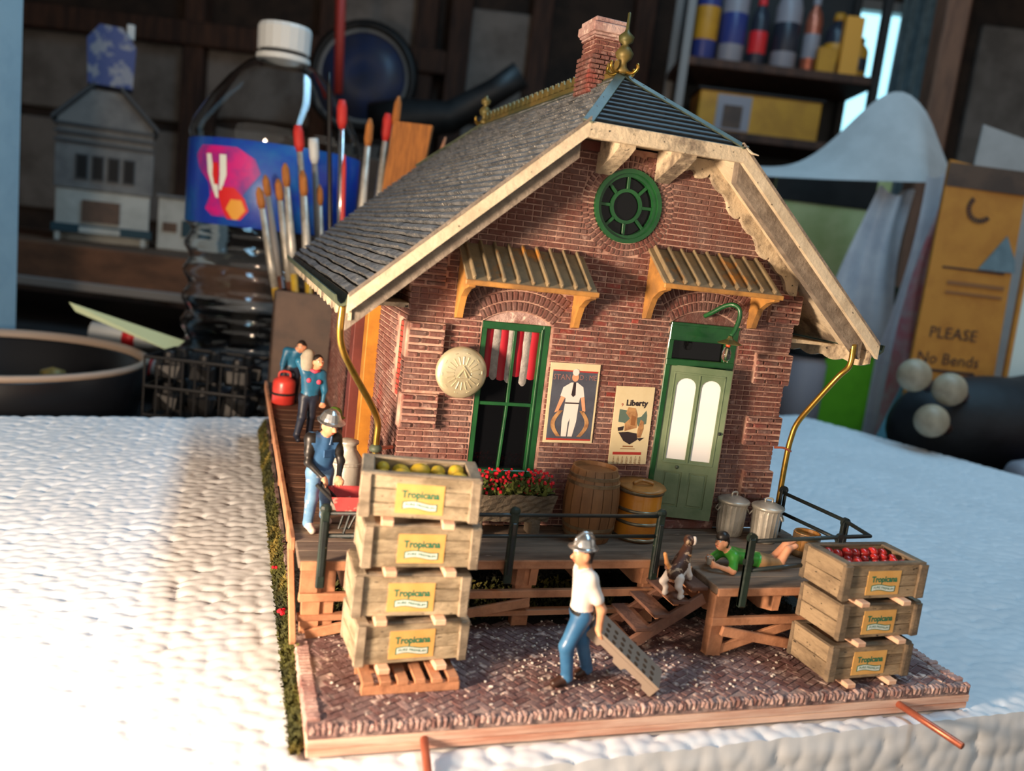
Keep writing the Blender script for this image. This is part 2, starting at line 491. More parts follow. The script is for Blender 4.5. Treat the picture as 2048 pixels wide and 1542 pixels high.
M['silver'] = mat('silver', S(205, 200, 188), S(160, 154, 142), 9, .38, metal=.45, bump=.25, bscale=50)
M['bright_silver'] = mat('bright_silver', S(225, 225, 222), S(170, 172, 176), 7, .25, metal=.9)
M['disc'] = mat('disc', S(226, 216, 182), S(212, 200, 164), 6, .3, metal=.5)
M['stone'] = mat('stone', S(112, 100, 84), S(82, 72, 60), 9, .9, bump=.8, bscale=30)
M['leaf'] = mat('leaf', S(96, 104, 44), S(62, 76, 30), 12, .7)
M['flower'] = mat('flower', S(226, 30, 48), S(176, 14, 34), 14, .5)
M['lemon'] = mat('lemon', S(214, 178, 50), S(176, 152, 44), 8, .5, bump=.3, bscale=70, rand=.15)
M['apple'] = mat('apple', S(214, 52, 44), S(168, 36, 34), 8, .25, rand=.2, coat=.4)
M['skin'] = mat('skin', S(232, 168, 130), S(216, 148, 110), 14, .5)
M['white_cloth'] = mat('white_cloth', S(232, 222, 214), rough=.6)
M['blue_jeans'] = mat('blue_jeans', S(52, 102, 146), S(70, 124, 168), 9, .4, coat=.15)
M['light_jeans'] = mat('light_jeans', S(108, 150, 186), S(72, 112, 156), 8, .5, speck=S(220, 215, 208), sscale=24, slo=.62, shi=.7)
M['overall_blue'] = mat('overall_blue', S(66, 108, 152), S(52, 90, 134), 8, .45)
M['teal_shirt'] = mat('teal_shirt', S(36, 108, 142), S(28, 86, 120), 10, .4, coat=.15)
M['pink_patch'] = mat('pink_patch', S(212, 78, 104), rough=.5)
M['navy'] = mat('navy', S(36, 42, 58), S(26, 28, 38), 10, .45)
M['navy_shirt'] = mat('navy_shirt', S(40, 62, 92), S(30, 48, 74), 10, .45)
M['black_cloth'] = mat('black_cloth', S(36, 32, 30), S(22, 20, 20), 10, .4)
M['brown_shoe'] = mat('brown_shoe', S(64, 42, 34), S(44, 32, 28), 12, .35)
M['dusty_white'] = mat('dusty_white', S(225, 215, 205), S(180, 168, 156), 12, .7)
M['green_shirt'] = mat('green_shirt', S(70, 160, 58), S(52, 134, 46), 10, .4, coat=.15)
M['green_cap'] = mat('green_cap', S(88, 124, 44), S(64, 96, 34), 10, .5)
M['khaki'] = mat('khaki', S(176, 140, 96), S(150, 116, 76), 10, .6)
M['hair'] = mat('hair', S(34, 26, 24), rough=.5)
M['eye_white'] = mat('eye_white', S(238, 232, 226), rough=.4)
M['eye_black'] = mat('eye_black', S(20, 18, 18), rough=.3)
M['lips'] = mat('lips', S(186, 66, 52), rough=.5)
M['dog_white'] = mat('dog_white', S(224, 212, 202), rough=.5)
M['dog_brown'] = mat('dog_brown', S(72, 46, 36), S(190, 160, 130), 30, .5, stretch=(1, 3, 1), lo=.56, hi=.62)
M['dog_tan'] = mat('dog_tan', S(204, 140, 84), rough=.5)
M['sack'] = mat('sack', S(178, 170, 152), S(150, 142, 126), 10, .8)
M['red_tin'] = mat('red_tin', S(206, 66, 56), S(178, 50, 44), 9, .35, coat=.3)
M['barrow_red'] = mat('barrow_red', S(206, 84, 84), S(178, 50, 52), 7, .5, speck=S(240, 200, 180), sscale=26, slo=.6, shi=.68)
M['plastic_grey'] = mat('plastic_grey', S(150, 134, 120), rough=.5)
M['paper'] = mat('paper', S(228, 212, 172), S(220, 202, 160), 10, .7)
M['poster_blue'] = mat('poster_blue', S(84, 88, 100), S(74, 76, 88), 20, .55)
M['ink'] = mat('ink', S(50, 40, 44), rough=.6)
M['ink_red'] = mat('ink_red', S(180, 56, 48), rough=.6)
M['ink_rose'] = mat('ink_rose', S(156, 112, 106), rough=.6)
M['ink_tan'] = mat('ink_tan', S(196, 150, 100), S(150, 104, 70), 30, .6)
M['ink_green'] = mat('ink_green', S(96, 116, 104), rough=.6)
M['ink_brown'] = mat('ink_brown', S(150, 100, 60), rough=.6)
M['curtain_red'] = mat('curtain_red', S(172, 26, 44), rough=.45)
M['curtain_white'] = mat('curtain_white', S(168, 164, 160), S(136, 132, 130), 30, .45, bump=.4, bscale=90)
M['bulb'] = mat('bulb', (.95, .95, .9, 1), rough=.03, trans=1.0)
M['filament'] = mat('filament', S(230, 90, 50), rough=.4)
M['brown_post'] = mat('brown_post', S(112, 54, 46), S(92, 44, 38), 8, .5)
M['ochre_post'] = mat('ochre_post', S(186, 126, 44), S(160, 104, 36), 8, .5)
# the garage behind
M['pet'] = mat('pet', (.97, .99, 1, 1), rough=.02, trans=1.0, ior=1.33)
M['cap_white'] = mat('cap_white', S(205, 210, 210), rough=.45)
M['label_blue'] = mat('label_blue', S(30, 60, 170), S(26, 96, 170), 3, .35, coat=.3)
M['label_pink'] = mat('label_pink', S(206, 30, 130), S(120, 50, 140), 6, .4)
M['label_red'] = mat('label_red', S(214, 40, 44), rough=.4)
M['label_gold'] = mat('label_gold', S(226, 160, 60), rough=.4)
M['wall_dark'] = mat('wall_dark', S(64, 50, 42), S(44, 36, 32), 2, .9, bump=.3, bscale=8)
M['wall_panel'] = mat('wall_panel', S(136, 128, 122), S(112, 104, 98), 1.5, .9, bump=.2, bscale=10)
M['stud'] = mat('stud', S(84, 58, 46), S(58, 42, 36), 2, .85, stretch=(4, 4, .5))
M['post_wood'] = mat('post_wood', S(128, 92, 72), S(100, 72, 58), 3, .8, stretch=(4, 4, .5))
M['floor_dark'] = mat('floor_dark', S(60, 56, 52), S(44, 42, 40), 1.5, .8)
M['bench'] = mat('bench', S(54, 50, 50), S(38, 36, 36), 2, .7)
M['shelf_brown'] = mat('shelf_brown', S(110, 78, 58), S(84, 60, 46), 2, .7, stretch=(.4, 3, 3))
M['dull_black'] = mat('dull_black', S(26, 26, 27), S(18, 18, 19), 6, .5)
M['tray_black'] = mat('tray_black', S(22, 23, 26), rough=.32)
M['grey_mill'] = mat('grey_mill', S(120, 122, 122), S(98, 100, 102), 3, .8)
M['white_mill'] = mat('white_mill', S(180, 184, 180), S(160, 164, 160), 3, .8)
M['slate_mill'] = mat('slate_mill', S(70, 74, 78), rough=.8)
M['teal_dark'] = mat('teal_dark', S(30, 62, 74), rough=.7)
M['blue_box'] = mat('blue_box', S(70, 86, 140), S(140, 146, 160), 5, .6, lo=.5, hi=.55)
M['blue_foam'] = mat('blue_foam', S(150, 186, 206), S(140, 176, 198), 4, .7, bump=.2, bscale=20)
M['disc_blue'] = mat('disc_blue', S(44, 56, 92), S(60, 60, 74), 1.5, .4)
M['rim_grey'] = mat('rim_grey', S(130, 128, 126), rough=.5)
M['red_stick'] = mat('red_stick', S(172, 58, 50), rough=.5)
M['yellow_bin'] = mat('yellow_bin', S(196, 140, 36), S(176, 122, 30), 3, .5)
M['bottle_blue'] = mat('bottle_blue', S(46, 58, 120), rough=.35)
M['bottle_grey'] = mat('bottle_grey', S(140, 138, 146), rough=.4)
M['bottle_dark'] = mat('bottle_dark', S(40, 44, 56), rough=.35)
M['sky_pane'] = mat('sky_pane', (.3, .8, .95, 1), rough=.3, emit=(.42, .85, 1.0, 1), estr=1.6)
M['curtain_blue'] = mat('curtain_blue', S(120, 142, 150), S(96, 116, 124), 5, .8)
M['paper_grey'] = mat('paper_grey', S(178, 176, 174), S(168, 166, 164), 4, .7)
M['bag_white'] = mat('bag_white', S(205, 208, 214), S(186, 190, 200), 4, .3, sss=0)
M['bag_pink'] = mat('bag_pink', S(196, 120, 130), S(190, 170, 176), 4, .35)
M['manila'] = mat('manila', S(206, 138, 56), S(190, 122, 48), 4, .7)
M['lime_board'] = mat('lime_board', S(206, 208, 146), S(178, 188, 120), 2, .6)
M['green_box'] = mat('green_box', S(98, 176, 34), S(88, 160, 30), 4, .5)
M['glass_jar'] = mat('glass_jar', (.85, .92, .92, 1), rough=.05, trans=.85)
M['wood_ball'] = mat('wood_ball', S(176, 158, 132), S(150, 134, 110), 6, .5)
M['black_bag'] = mat('black_bag', S(26, 28, 32), S(18, 19, 22), 5, .6, bump=.5, bscale=10)
M['teal_strap'] = mat('teal_strap', S(90, 140, 150), S(80, 126, 138), 4, .6)
M['pale_green'] = mat('pale_green', S(176, 190, 150), rough=.5)
M['card_brown'] = mat('card_brown', S(96, 74, 60), S(74, 58, 50), 4, .6)
M['bristle'] = mat('bristle', S(176, 110, 50), S(136, 84, 40), 18, .8, stretch=(4, 4, .4))
M['bristle_red'] = mat('bristle_red', S(196, 48, 42), rough=.6)
M['handle_yellow'] = mat('handle_yellow', S(196, 160, 50), S(170, 130, 44), 6, .35, coat=.3)
M['handle_brown'] = mat('handle_brown', S(108, 66, 44), S(86, 52, 38), 6, .35, coat=.3)
M['handle_red'] = mat('handle_red', S(196, 52, 46), rough=.35)
M['handle_black'] = mat('handle_black', S(24, 22, 22), rough=.3)
M['felt'] = mat('felt', S(24, 24, 25), S(34, 33, 32), 20, .9)
M['crate_brown'] = mat('crate_brown', S(170, 148, 118), S(124, 106, 84), 7, .85, bump=.6, bscale=45, stretch=(1, 1, 3), rand=.1, speck=S(50, 44, 38), sscale=50, slo=.66, shi=.72)  # right stack's crates: browner wood, with shade on their fronts put into the colour
M['crate_brown_dark'] = mat('crate_brown_dark', S(134, 116, 94), S(98, 86, 72), 9, .85, bump=.5, bscale=60, stretch=(1, 1, 3), rand=.1)  # battens and rims of that stack, wood tone and shade mixed in one colour
# ------------------------------------------------------------------ the garage around the bench
YAW = math.radians(18.734)
RH = Vector((math.cos(YAW), -math.sin(YAW), 0)); FHV = Vector((math.sin(YAW), math.cos(YAW), 0))
def RM(u, v, z):
    """room frame: u across the back wall, v from the front of the room to the back, z up"""
    return Vector((-4.54, -21.07, 0)) + RH * u + FHV * v + Vector((0, 0, z))
RMAT = Matrix((RH, FHV, Vector((0, 0, 1)))).transposed().to_4x4(); RMAT.translation = Vector((-4.54, -21.07, 0))
def struct(name, mb, m, **kw): return mb.build(name, m, kind='structure', **kw)
def rbox(mb, u0, u1, v0, v1, z0, z1, bev=0, **k): return mb.box(u0, u1, v0, v1, z0, z1, bev, RMAT, **k)
TABLE = -5.6
struct('floor', rbox(MB(), -125, 135, -70, 180, -84, -82), M['floor_dark'])
struct('ceiling', rbox(MB(), -125, 135, -70, 180, 98, 101), M['wall_dark'])
struct('wall_left', rbox(MB(), -128, -125, -70, 180, -82, 98), M['wall_dark'])
# right wall with an unseen window opening added to let light in
mb = MB()
rbox(mb, 135, 138, -70, 180, -82, 20); rbox(mb, 135, 138, -70, 180, 85, 98)
rbox(mb, 135, 138, -70, -10, 20, 85); rbox(mb, 135, 138, 90, 180, 20, 85)
struct('wall_right', mb, M['wall_dark'])
# back wall: sheathing with an opening for the window, studs and pale panels between them
mb = MB()
rbox(mb, -125, 55, 176, 179, -82, 98); rbox(mb, 72, 135, 176, 179, -82, 98); rbox(mb, 55, 72, 176, 179, -82, 22); rbox(mb, 55, 72, 176, 179, 62, 98)
wb = struct('wall_back', mb, M['wall_dark'])
for u0, u1, z0, z1 in ((-104, -70, 24, 39), (-68, -44, 26, 39), (-42, -26, 42, 58), (-17, -4.5, 31, 52), (-17, -4.5, 16, 30), (2, 16, 20, 40), (-104, -70, 4, 22), (-68, -26, 6, 24), (82, 104, 20, 60)):
    rbox(MB(), u0, u1, 174.6, 176, z0, z1, .3).build('wall_panel', M['wall_panel'], wb)
for u in (-124, -69, -43, -24.5, -18, -2.5, 17, 40, 76, 106):
    rbox(MB(), u - 2, u + 2, 171.5, 176, -82, 98, .3).build('wall_stud', M['stud'], wb)
for z, d in ((60, 0), (40.5, 0)):
    rbox(MB(), -125, 0 if d else -20, 170.5, 174, z - 2.2, z + 2.2, .3).build('wall_rail', M['stud'], wb)
# the window in the back wall
mb = MB()
for a in ((55, 57, 22, 62), (70, 72, 22, 62), (55, 72, 22, 24), (55, 72, 60, 62)): rbox(mb, a[0], a[1], 174, 178, a[2], a[3], .2)
w1 = struct('window_1', mb, M['rim_grey'])
rbox(MB(), 57, 70, 176.5, 177, 24, 60).build('pane', M['sky_pane'], w1)
# heavy wooden post standing right of the window
o = rbox(MB(), 51.2, 54.4, 120, 124, -82, 98, .3).build('trim_1', M['post_wood']); o['kind'] = 'structure'
# ------------------------------------------------------------------ the model station house
house = thing('station_house', 'model brick station house with grey shingled roof, standing on the wooden deck', 'model house', (0, 0, 0))
XL, XR, XC, YB = -0.33, 11.05, 5.36, 17.4
EZ, RZ, SL = 5.98, 12.5, 0.887       # eave height, ridge height, slope
def roof_z(x): return RZ - SL * abs(x - XC)
CRS = 0.148
# openings (x0, x1, z0, z1) and the round window
WIN = (1.62, 3.52, 1.45, 5.52); DOOR = (7.03, 9.22, 0.28, 5.95); RW = (5.24, 8.88, 0.97)
def circle(cx, cz, r, n=32): return [(cx + r * math.cos(2 * math.pi * i / n), cz + r * math.sin(2 * math.pi * i / n)) for i in range(n)]
def arch_open(o, rise, n=10):
    x0, x1, z0, z1 = o; h = (x1 - x0) / 2; r = (h * h + rise * rise) / (2 * rise); cx = (x0 + x1) / 2; cz = z1 + rise - r
    a = math.asin(h / r)
    return [(x0, z0), (x1, z0)] + [(cx + r * math.sin(a - 2 * a * i / n), cz + r * math.cos(a - 2 * a * i / n)) for i in range(n + 1)], (cx, cz, r, a)
wpoly, warch = arch_open(WIN, .30); dpoly, darch = arch_open(DOOR, .36)
HIPZ = 10.35
xt = (RZ - .32 - HIPZ) / SL
outer = [(XL + .03, 0), (XR - .03, 0), (XR - .03, roof_z(XR) - .32), (XC + xt, HIPZ), (XC - xt, HIPZ), (XL + .03, roof_z(XL) - .32)]
fw = holes_panel(outer, [wpoly, dpoly, circle(*RW)], 0.035, 0.5).build('front_wall', M['mortar'], house)
# side, back walls
mb = MB().box(XL + .03, XL + .5, .5, YB, 0, 6.2)
sw = mb.build('side_wall', M['mortar'], house)
MB().box(XR - .5, XR - .03, .5, YB, 0, 6.2).build('side_wall', M['mortar'], house)
holes_panel(outer, [], YB - .5, YB).build('back_wall', M['brick_wall'], house)
MB().box(XL + .5, XR - .5, .52, YB - .5, .02, .1).build('inner_floor', M['black'], house)
MB().box(XL + .5, XR - .5, 2.6, 2.7, .1, 7).build('inner_partition', M['card_brown'], house)

def brick_vs(x0, x1, z0, z1, yf, yb, ch=.014):
    """front-facing brick with chamfered face, front at yf, back at yb"""
    vs = [(x0, yb, z0), (x1, yb, z0), (x1, yb, z1), (x0, yb, z1), (x0 + ch, yf, z0 + ch), (x1 - ch, yf, z0 + ch), (x1 - ch, yf, z1 - ch), (x0 + ch, yf, z1 - ch)]
    return vs, [(4, 5, 6, 7), (0, 1, 5, 4), (1, 2, 6, 5), (2, 3, 7, 6), (3, 0, 4, 7)]
QL = [(5.36, 4.44, .98), (3.52, 2.62, .98), (1.70, .75, .98), (7.05, 6.28, .85)]     # quoin blocks left: top, bottom, reach
QR = [(7.05, 6.2, 1.0), (5.30, 4.4, 1.2), (3.44, 2.57, 1.2), (1.80, .95, 1.0)]
jn = .022
bricks = []       # ordinary courses
z = .02
row = 0
def subtract(iv, a, b):
    out = []
    for p, q in iv:
        if b <= p or a >= q: out.append((p, q)); continue
        if a > p: out.append((p, a))
        if b < q: out.append((b, q))
    return out
RING = 3
while z + CRS < HIPZ + .02:
    zm = z + CRS / 2
    hw = min(XC - XL, (RZ - .34 - zm) / SL) if zm > 6.0 else XC - XL
    iv = [(XC - hw, XC + hw)]
    for o, (cx, cz, r, a) in ((WIN, warch), (DOOR, darch)):
        if o[2] < zm < o[3] + .02: iv = subtract(iv, o[0] - .05, o[1] + .05)
        ro = r + .82
        if zm > o[3] - .05 and zm < cz + ro:
            c = min(math.sqrt(max(0, ro * ro - (zm - cz) ** 2)), (zm - cz) * math.tan(a))
            if zm - cz > (r) * math.cos(a): iv = subtract(iv, cx - c, cx + c)
    ro = RW[2] + .36
    if abs(zm - RW[1]) < ro:
        c = math.sqrt(ro * ro - (zm - RW[1]) ** 2); iv = subtract(iv, RW[0] - c, RW[0] + c)
    for t, b, w_ in QL:
        if b < zm < t: iv = subtract(iv, XL - 1, XL + w_)
    for t, b, w_ in QR:
        if b < zm < t: iv = subtract(iv, XR - w_, XR + 1)
    step = .455
    off = XL - (step / 2 if row % 2 else 0)
    n = int((XR - off) / step) + 2
    for k in range(n):
        a, b = off + k * step, off + (k + 1) * step
        parts_ = [(a, b)] if (k * 7 + row * 3) % 5 else [(a, a + step / 2), (a + step / 2, b)]
        for pa, pb in parts_:
            for p, q in iv:
                x0, x1 = max(pa, p), min(pb, q)
                if x1 - x0 > .08: bricks.append((x0 + jn / 2, x1 - jn / 2, z + jn / 2, z + CRS - jn / 2))
    z += CRS; row += 1
# quoin blocks: larger bricks standing proud
quoin = []
for Q, left in ((QL, True), (QR, False)):
    for t, b, w_ in Q:
        n = 5; ch = (t - b) / n
        for i in range(n):
            z0 = b + i * ch; x = 0; k = 0
            lens = [.32, .52, .32] if i % 2 == 0 else [.5, .5, .3]
            x = 0
            while x < w_ - .05:
                l = min(lens[k % 3], w_ - x)
                if w_ - x - l < .1: l = w_ - x
                x0 = XL + x if left else XR - x - l
                quoin.append((x0 + .02, x0 + l - .02, z0 + .018, z0 + ch - .018)); x += l; k += 1
for Q, left in ((QL, True), (QR, False)):
    for t, b, w_ in Q:
        x0 = XL - .06 if left else XR - w_
        x1 = XL + w_ if left else XR + .06
        MB().box(x0 + .02, x1 - .02, -.14, .3, b, t, .03).build('quoin_block', M['mortar'], fw)
for (x0, x1, z0, z1) in quoin:
    mb = MB(); y = -.20 - random.uniform(0, .025)
    mb.add(*brick_vs(x0, x1, z0, z1, y, -.1, .028)); mb.build('brick', M['brick'], fw)
# arches of voussoirs over window and door, ring round the round window
vous = []
def voussoir(cx, cz, r0, r1, a0, a1, yf=-.005, yb=.05):
    c = .014; g = .018 / r0
    P = lambda r, a: (cx + r * math.sin(a), cz + r * math.cos(a))
    o = [P(r0 + c * .6, a0 + g), P(r0 + c * .6, a1 - g), P(r1 - c * .6, a1 - g), P(r1 - c * .6, a0 + g)]
    i = [P(r0 + c * 1.6, a0 + g * 1.8), P(r0 + c * 1.6, a1 - g * 1.8), P(r1 - c * 1.6, a1 - g * 1.8), P(r1 - c * 1.6, a0 + g * 1.8)]
    vs = [(p[0], yb, p[1]) for p in o] + [(p[0], yf, p[1]) for p in i]
    return vs, [(7, 6, 5, 4), (4, 5, 1, 0), (5, 6, 2, 1), (6, 7, 3, 2), (7, 4, 0, 3)]
for cx, cz, r, a in (warch, darch):
    for ring in range(RING):
        r0 = r + .02 + ring * .27; n = int(2 * a * r0 / .135)
        for k in range(n):
            vous.append(voussoir(cx, cz, r0, r0 + .26, -a + 2 * a * k / n, -a + 2 * a * (k + 1) / n))
for ring in range(2):
    r0 = RW[2] + .01 + ring * .175; n = int(2 * math.pi * r0 / .13)
    for k in range(n): vous.append(voussoir(RW[0], RW[1], r0, r0 + .17, 2 * math.pi * k / n, 2 * math.pi * (k + 1) / n))
NB = 300 - len(quoin)
cand = sorted(range(len(bricks)), key=lambda i: (bricks[i][0] - 5.0) ** 2 * .5 + (bricks[i][2] - 5.2) ** 2 - (bricks[i][1] - bricks[i][0]) * 6)
own = set(cand[:NB])
bulk = MB()
for i, bk in enumerate(bricks):
    y = random.uniform(-.006, .012)
    if i in own: MB().add(*brick_vs(*bk, y, .05)).build('brick', M['brick'], fw)
    else: bulk.add(*brick_vs(*bk, y, .05))
for v in vous: bulk.add(*v)
o = bulk.build('brickwork', M['brick_wall'], fw); o['kind'] = 'stuff'
# left side wall courses
side = MB()
z = .02; row = 0
while z + CRS < 6.1:
    y = .02 - (.23 if row % 2 else 0)
    while y < YB:
        y0, y1 = max(y, .02), min(y + .455, YB)
        zm = z + CRS / 2
        hide = (.5 < (y0 + y1) / 2 < 1.5 and 3.3 < zm < 5.3) or (6.1 < (y0 + y1) / 2 < 9.0 and zm < 5.2)
        if y1 - y0 > .1 and not hide:
            a, b = y0 + jn / 2, y1 - jn / 2
            x0 = XL + random.uniform(-.008, .01); c = .014
            vs = [(XL + .06, a, z + jn / 2), (XL + .06, b, z + jn / 2), (XL + .06, b, z + CRS - jn / 2), (XL + .06, a, z + CRS - jn / 2),
                  (x0, a + c, z + jn / 2 + c), (x0, b - c, z + jn / 2 + c), (x0, b - c, z + CRS - jn / 2 - c), (x0, a + c, z + CRS - jn / 2 - c)]
            side.add(vs, [(7, 6, 5, 4), (4, 5, 1, 0), (5, 6, 2, 1), (6, 7, 3, 2), (7, 4, 0, 3)])
        y += .455
    z += CRS; row += 1
o = side.build('brickwork', M['brick_wall'], sw); o['kind'] = 'stuff'
# side window with red brick jambs and green frame, brown and ochre door posts further along
mb = MB()
for k in range(14): mb.box(XL - .03, XL + .2, .52, .72, 3.35 + k * .14, 3.47 + k * .14, .015)
mb.build('side_jamb', M['red_brick'], house)
MB().box(XL + .02, XL + .2, .74, 1.0, 3.35, 5.2, .02).build('side_window_frame', M['green'], house)
MB().box(XL + .05, XL + .2, 1.0, 1.5, 3.35, 5.2).build('side_pane', M['dark_glass'], house)
MB().box(XL - .34, XL + .1, 4.35, 5.0, .1, 5.3, .03).build('side_post', M['ochre_post'], house)
MB().box(XL - .5, XL + .1, 5.9, 6.7, .1, 5.2, .03).build('side_post', M['brown_post'], house)

# --- tall window
wf = MB()
x0, x1, z0, z1 = WIN
t = .16
wf.box(x0, x0 + t, .05, .22, z0, z1, .02); wf.box(x1 - t - .06, x1, .03, .22, z0, z1, .02); wf.box(x0, x1, .04, .22, z1 - .2, z1, .02); wf.box(x0, x1, .0, .25, z0 - .1, z0 + .1, .02)
wf.box(x1 - t - .10, x1 - t - .05, .0, .2, z0, z1 - .1, .01)
win = wf.build('window_frame', M['green'], house)
mb = MB().box((x0 + x1) / 2 - .045, (x0 + x1) / 2 + .045, .09, .16, 3.35, z1 - .2, .01)
mb.build('glazing_bar', M['green'], win)
mb = MB().beam(((x0 + x1) / 2, .14, 3.35), ((x0 + x1) / 2 - .06, .14, z0), .07, .09, .01, up=(0, 1, 0)); mb.build('glazing_bar', M['green'], win)
MB().box(x0 + t, x1 - t - .1, .08, .18, 3.30, 3.39, .01).build('glazing_bar', M['green'], win)
xm = (x0 + x1) / 2
for a, b in ((x0 + t, xm - .045), (xm + .045, x1 - t - .1)):
    for c, d in ((z0 + .1, 3.30), (3.39, z1 - .2)):
        MB().box(a, b, .20, .22, c, d).build('pane', M['dark_glass'], win)
# scalloped curtain with red and white stripes, in front of the panes' upper half
cw = (x1 - t - .1 - x0 - t) / 7
for k in range(7):
    a = x0 + t + k * cw
    red = k % 2 == 0
    zb = 4.02 + .07 * math.sin(k * 2.1) - (0 if red else .12)
    def cf(u, v, a=a, zb=zb, red=red, k=k):
        x = a + u * cw
        zz = zb + (z1 - .2 - zb) * v
        if v == 0: zz += .09 * (abs(u - .5) * 2) ** 2 * (1 if not red else .3)
        return (x, .185 - .03 * math.sin(u * math.pi) - .01 * math.sin(v * 9 + k), zz)
    MB().grid(cf, 6, 8).build('curtain_stripe', M['curtain_red'] if red else M['curtain_white'], win, smooth=True)
# brick lintel panel under the arch
MB().prism([(p[0] - 0, p[1]) for p in arch_open((WIN[0], WIN[1], WIN[3] - .01, WIN[3]), .30)[0]], .08, .2).build('lintel_panel', M['edging'], house)
MB().prism([(p[0], p[1]) for p in arch_open((DOOR[0], DOOR[1], DOOR[3] - .01, DOOR[3]), .36)[0]], .08, .2).build('lintel_panel', M['brick_wall'], house)

# --- door: frame, transom and a leaf standing ajar
x0, x1, z0, z1 = DOOR
df = MB()
df.box(x0, x0 + .17, .0, .3, z0, z1, .02); df.box(x1 - .24, x1, .0, .3, z0, z1, .02); df.box(x0, x1, -.02, .3, z1 - .50, z1, .02); df.box(x0 - .0, x1, -.04, .1, z1 - .07, z1 + .01, .01); df.box(x0, x1, -.02, .3, 4.74, 4.93, .02)
df.box(x1 - .34, x1 - .26, .03, .2, 4.9, z1 - .45, .01)
dfo = df.build('door_frame', M['green'], house)
MB().box(x0 + .17, x1 - .3, .16, .18, 4.9, z1 - .48).build('transom_pane', M['dark_glass'], dfo)
MB().box(x0 - .05, x1 + .05, -.18, .3, 0.0, .26, .03).build('door_step', M['brick_wall'], house)
leaf = bpy.data.objects.new('door_leaf', None)
LA = math.radians(-17)
LW, LH = 1.80, 4.42
# leaf panel built in its own frame: hinge at x=0, front at y=0
pan = [[(.24, 1.86), (.80, 1.86)], ]
def arched(a, b, c, d, r=.24, n=8):
    cx = (a + b) / 2; h = (b - a) / 2
    return [(a, c), (b, c)] + [(cx + h * math.cos(math.pi * i / n), d - r + r * math.sin(math.pi * i / n)) for i in range(n + 1)]
hl = arched(.26, .83, 1.72, 4.08); hr = arched(.97, 1.54, 1.72, 4.08)
lp = [(.26, .32), (.80, .32), (.80, 1.36), (.26, 1.36)]; rp = [(1.0, .32), (1.54, .32), (1.54, 1.36), (1.0, 1.36)]
lm = holes_panel([(0, 0), (LW, 0), (LW, LH), (0, LH)], [hl, hr, lp, rp], 0, .1)
leafo = lm.build('door_leaf', M['olive_door'], house, loc=(7.2, .05, .34), rz=LA)
for L in (lp, rp):
    MB().box(L[0][0] - .01, L[1][0] + .01, .035, .08, L[0][1] - .01, L[2][1] + .01).build('door_panel', M['olive_door'], leafo)
    MB().box(L[0][0] + .06, L[1][0] - .06, .012, .05, L[0][1] + .06, L[2][1] - .06, .02).build('door_panel', M['olive_door'], leafo)
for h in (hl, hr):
    MB().prism(h, .04, .06).build('pane', M['glare_pane'], leafo)
mb = MB(); mb.box(.18, 1.64, -.02, .0, 4.18, 4.24, .01); mb.box(.16, .20, -.02, 0, 1.66, 4.24, .01); mb.box(1.60, 1.64, -.02, 0, 1.66, 4.24, .01); mb.box(.18, 1.64, -.02, 0, 1.6, 1.66, .01); mb.box(.875, .925, -.03, 0, 1.64, 4.2, .01)
mb.build('door_moulding', M['olive_door'], leafo)
MB().lathe([(.0, 0), (.05, .0), (.05, .03), (.02, .05)], 12, M=Matrix.Translation((.62, 0, 1.5)) @ Matrix.Rotation(math.pi / 2, 4, 'X')).build('door_bolt', M['dark_flash'], leafo, smooth=True)
MB().ball((1.68, -.04, 2.6), .05).build('door_knob', M['iron'], leafo, smooth=True)

# --- round window
rwf = MB()
def ring(mb, cx, cz, r0, r1, y0, y1, n=40):
    for k in range(n):
        a, b = 2 * math.pi * k / n, 2 * math.pi * (k + 1) / n
        P = lambda r, t, y: (cx + r * math.cos(t), y, cz + r * math.sin(t))
        mb.add([P(r0, a, y0), P(r1, a, y0), P(r1, b, y0), P(r0, b, y0), P(r0, a, y1), P(r1, a, y1), P(r1, b, y1), P(r0, b, y1)],
               [(0, 1, 2, 3), (1, 5, 6, 2), (0, 3, 7, 4), (4, 7, 6, 5)])
ring(rwf, RW[0], RW[1], .86, .97, -.05, .3); ring(rwf, RW[0], RW[1], .76, .88, .03, .3)
rw = rwf.build('round_window_frame', M['green'], house, smooth=False)
mb = MB(); ring(mb, RW[0], RW[1], .37, .46, .1, .16); rr = mb.build('inner_ring', M['green'], rw)
for k in range(8):
    a = math.pi / 8 * 0 + k * math.pi / 4 + .02
    MB().beam((RW[0] + .44 * math.cos(a), .13, RW[1] + .44 * math.sin(a)), (RW[0] + .8 * math.cos(a), .13, RW[1] + .8 * math.sin(a)), .085, .06, .01, up=(0, 1, 0)).build('spoke', M['green'], rw)
    mid = k * math.pi / 4
    pts = [(RW[0] + r * math.cos(mid + q), RW[1] + r * math.sin(mid + q)) for r, q in ((.45, .07), (.78, .05), (.78, .4), (.78, .735), (.45, .715), (.45, .4))]
    MB().prism(pts, .17, .18).build('pane', M['dark_glass'], rw)
MB().prism(circle(RW[0], RW[1], .38), .17, .18).build('pane', M['dark_glass'], rw)

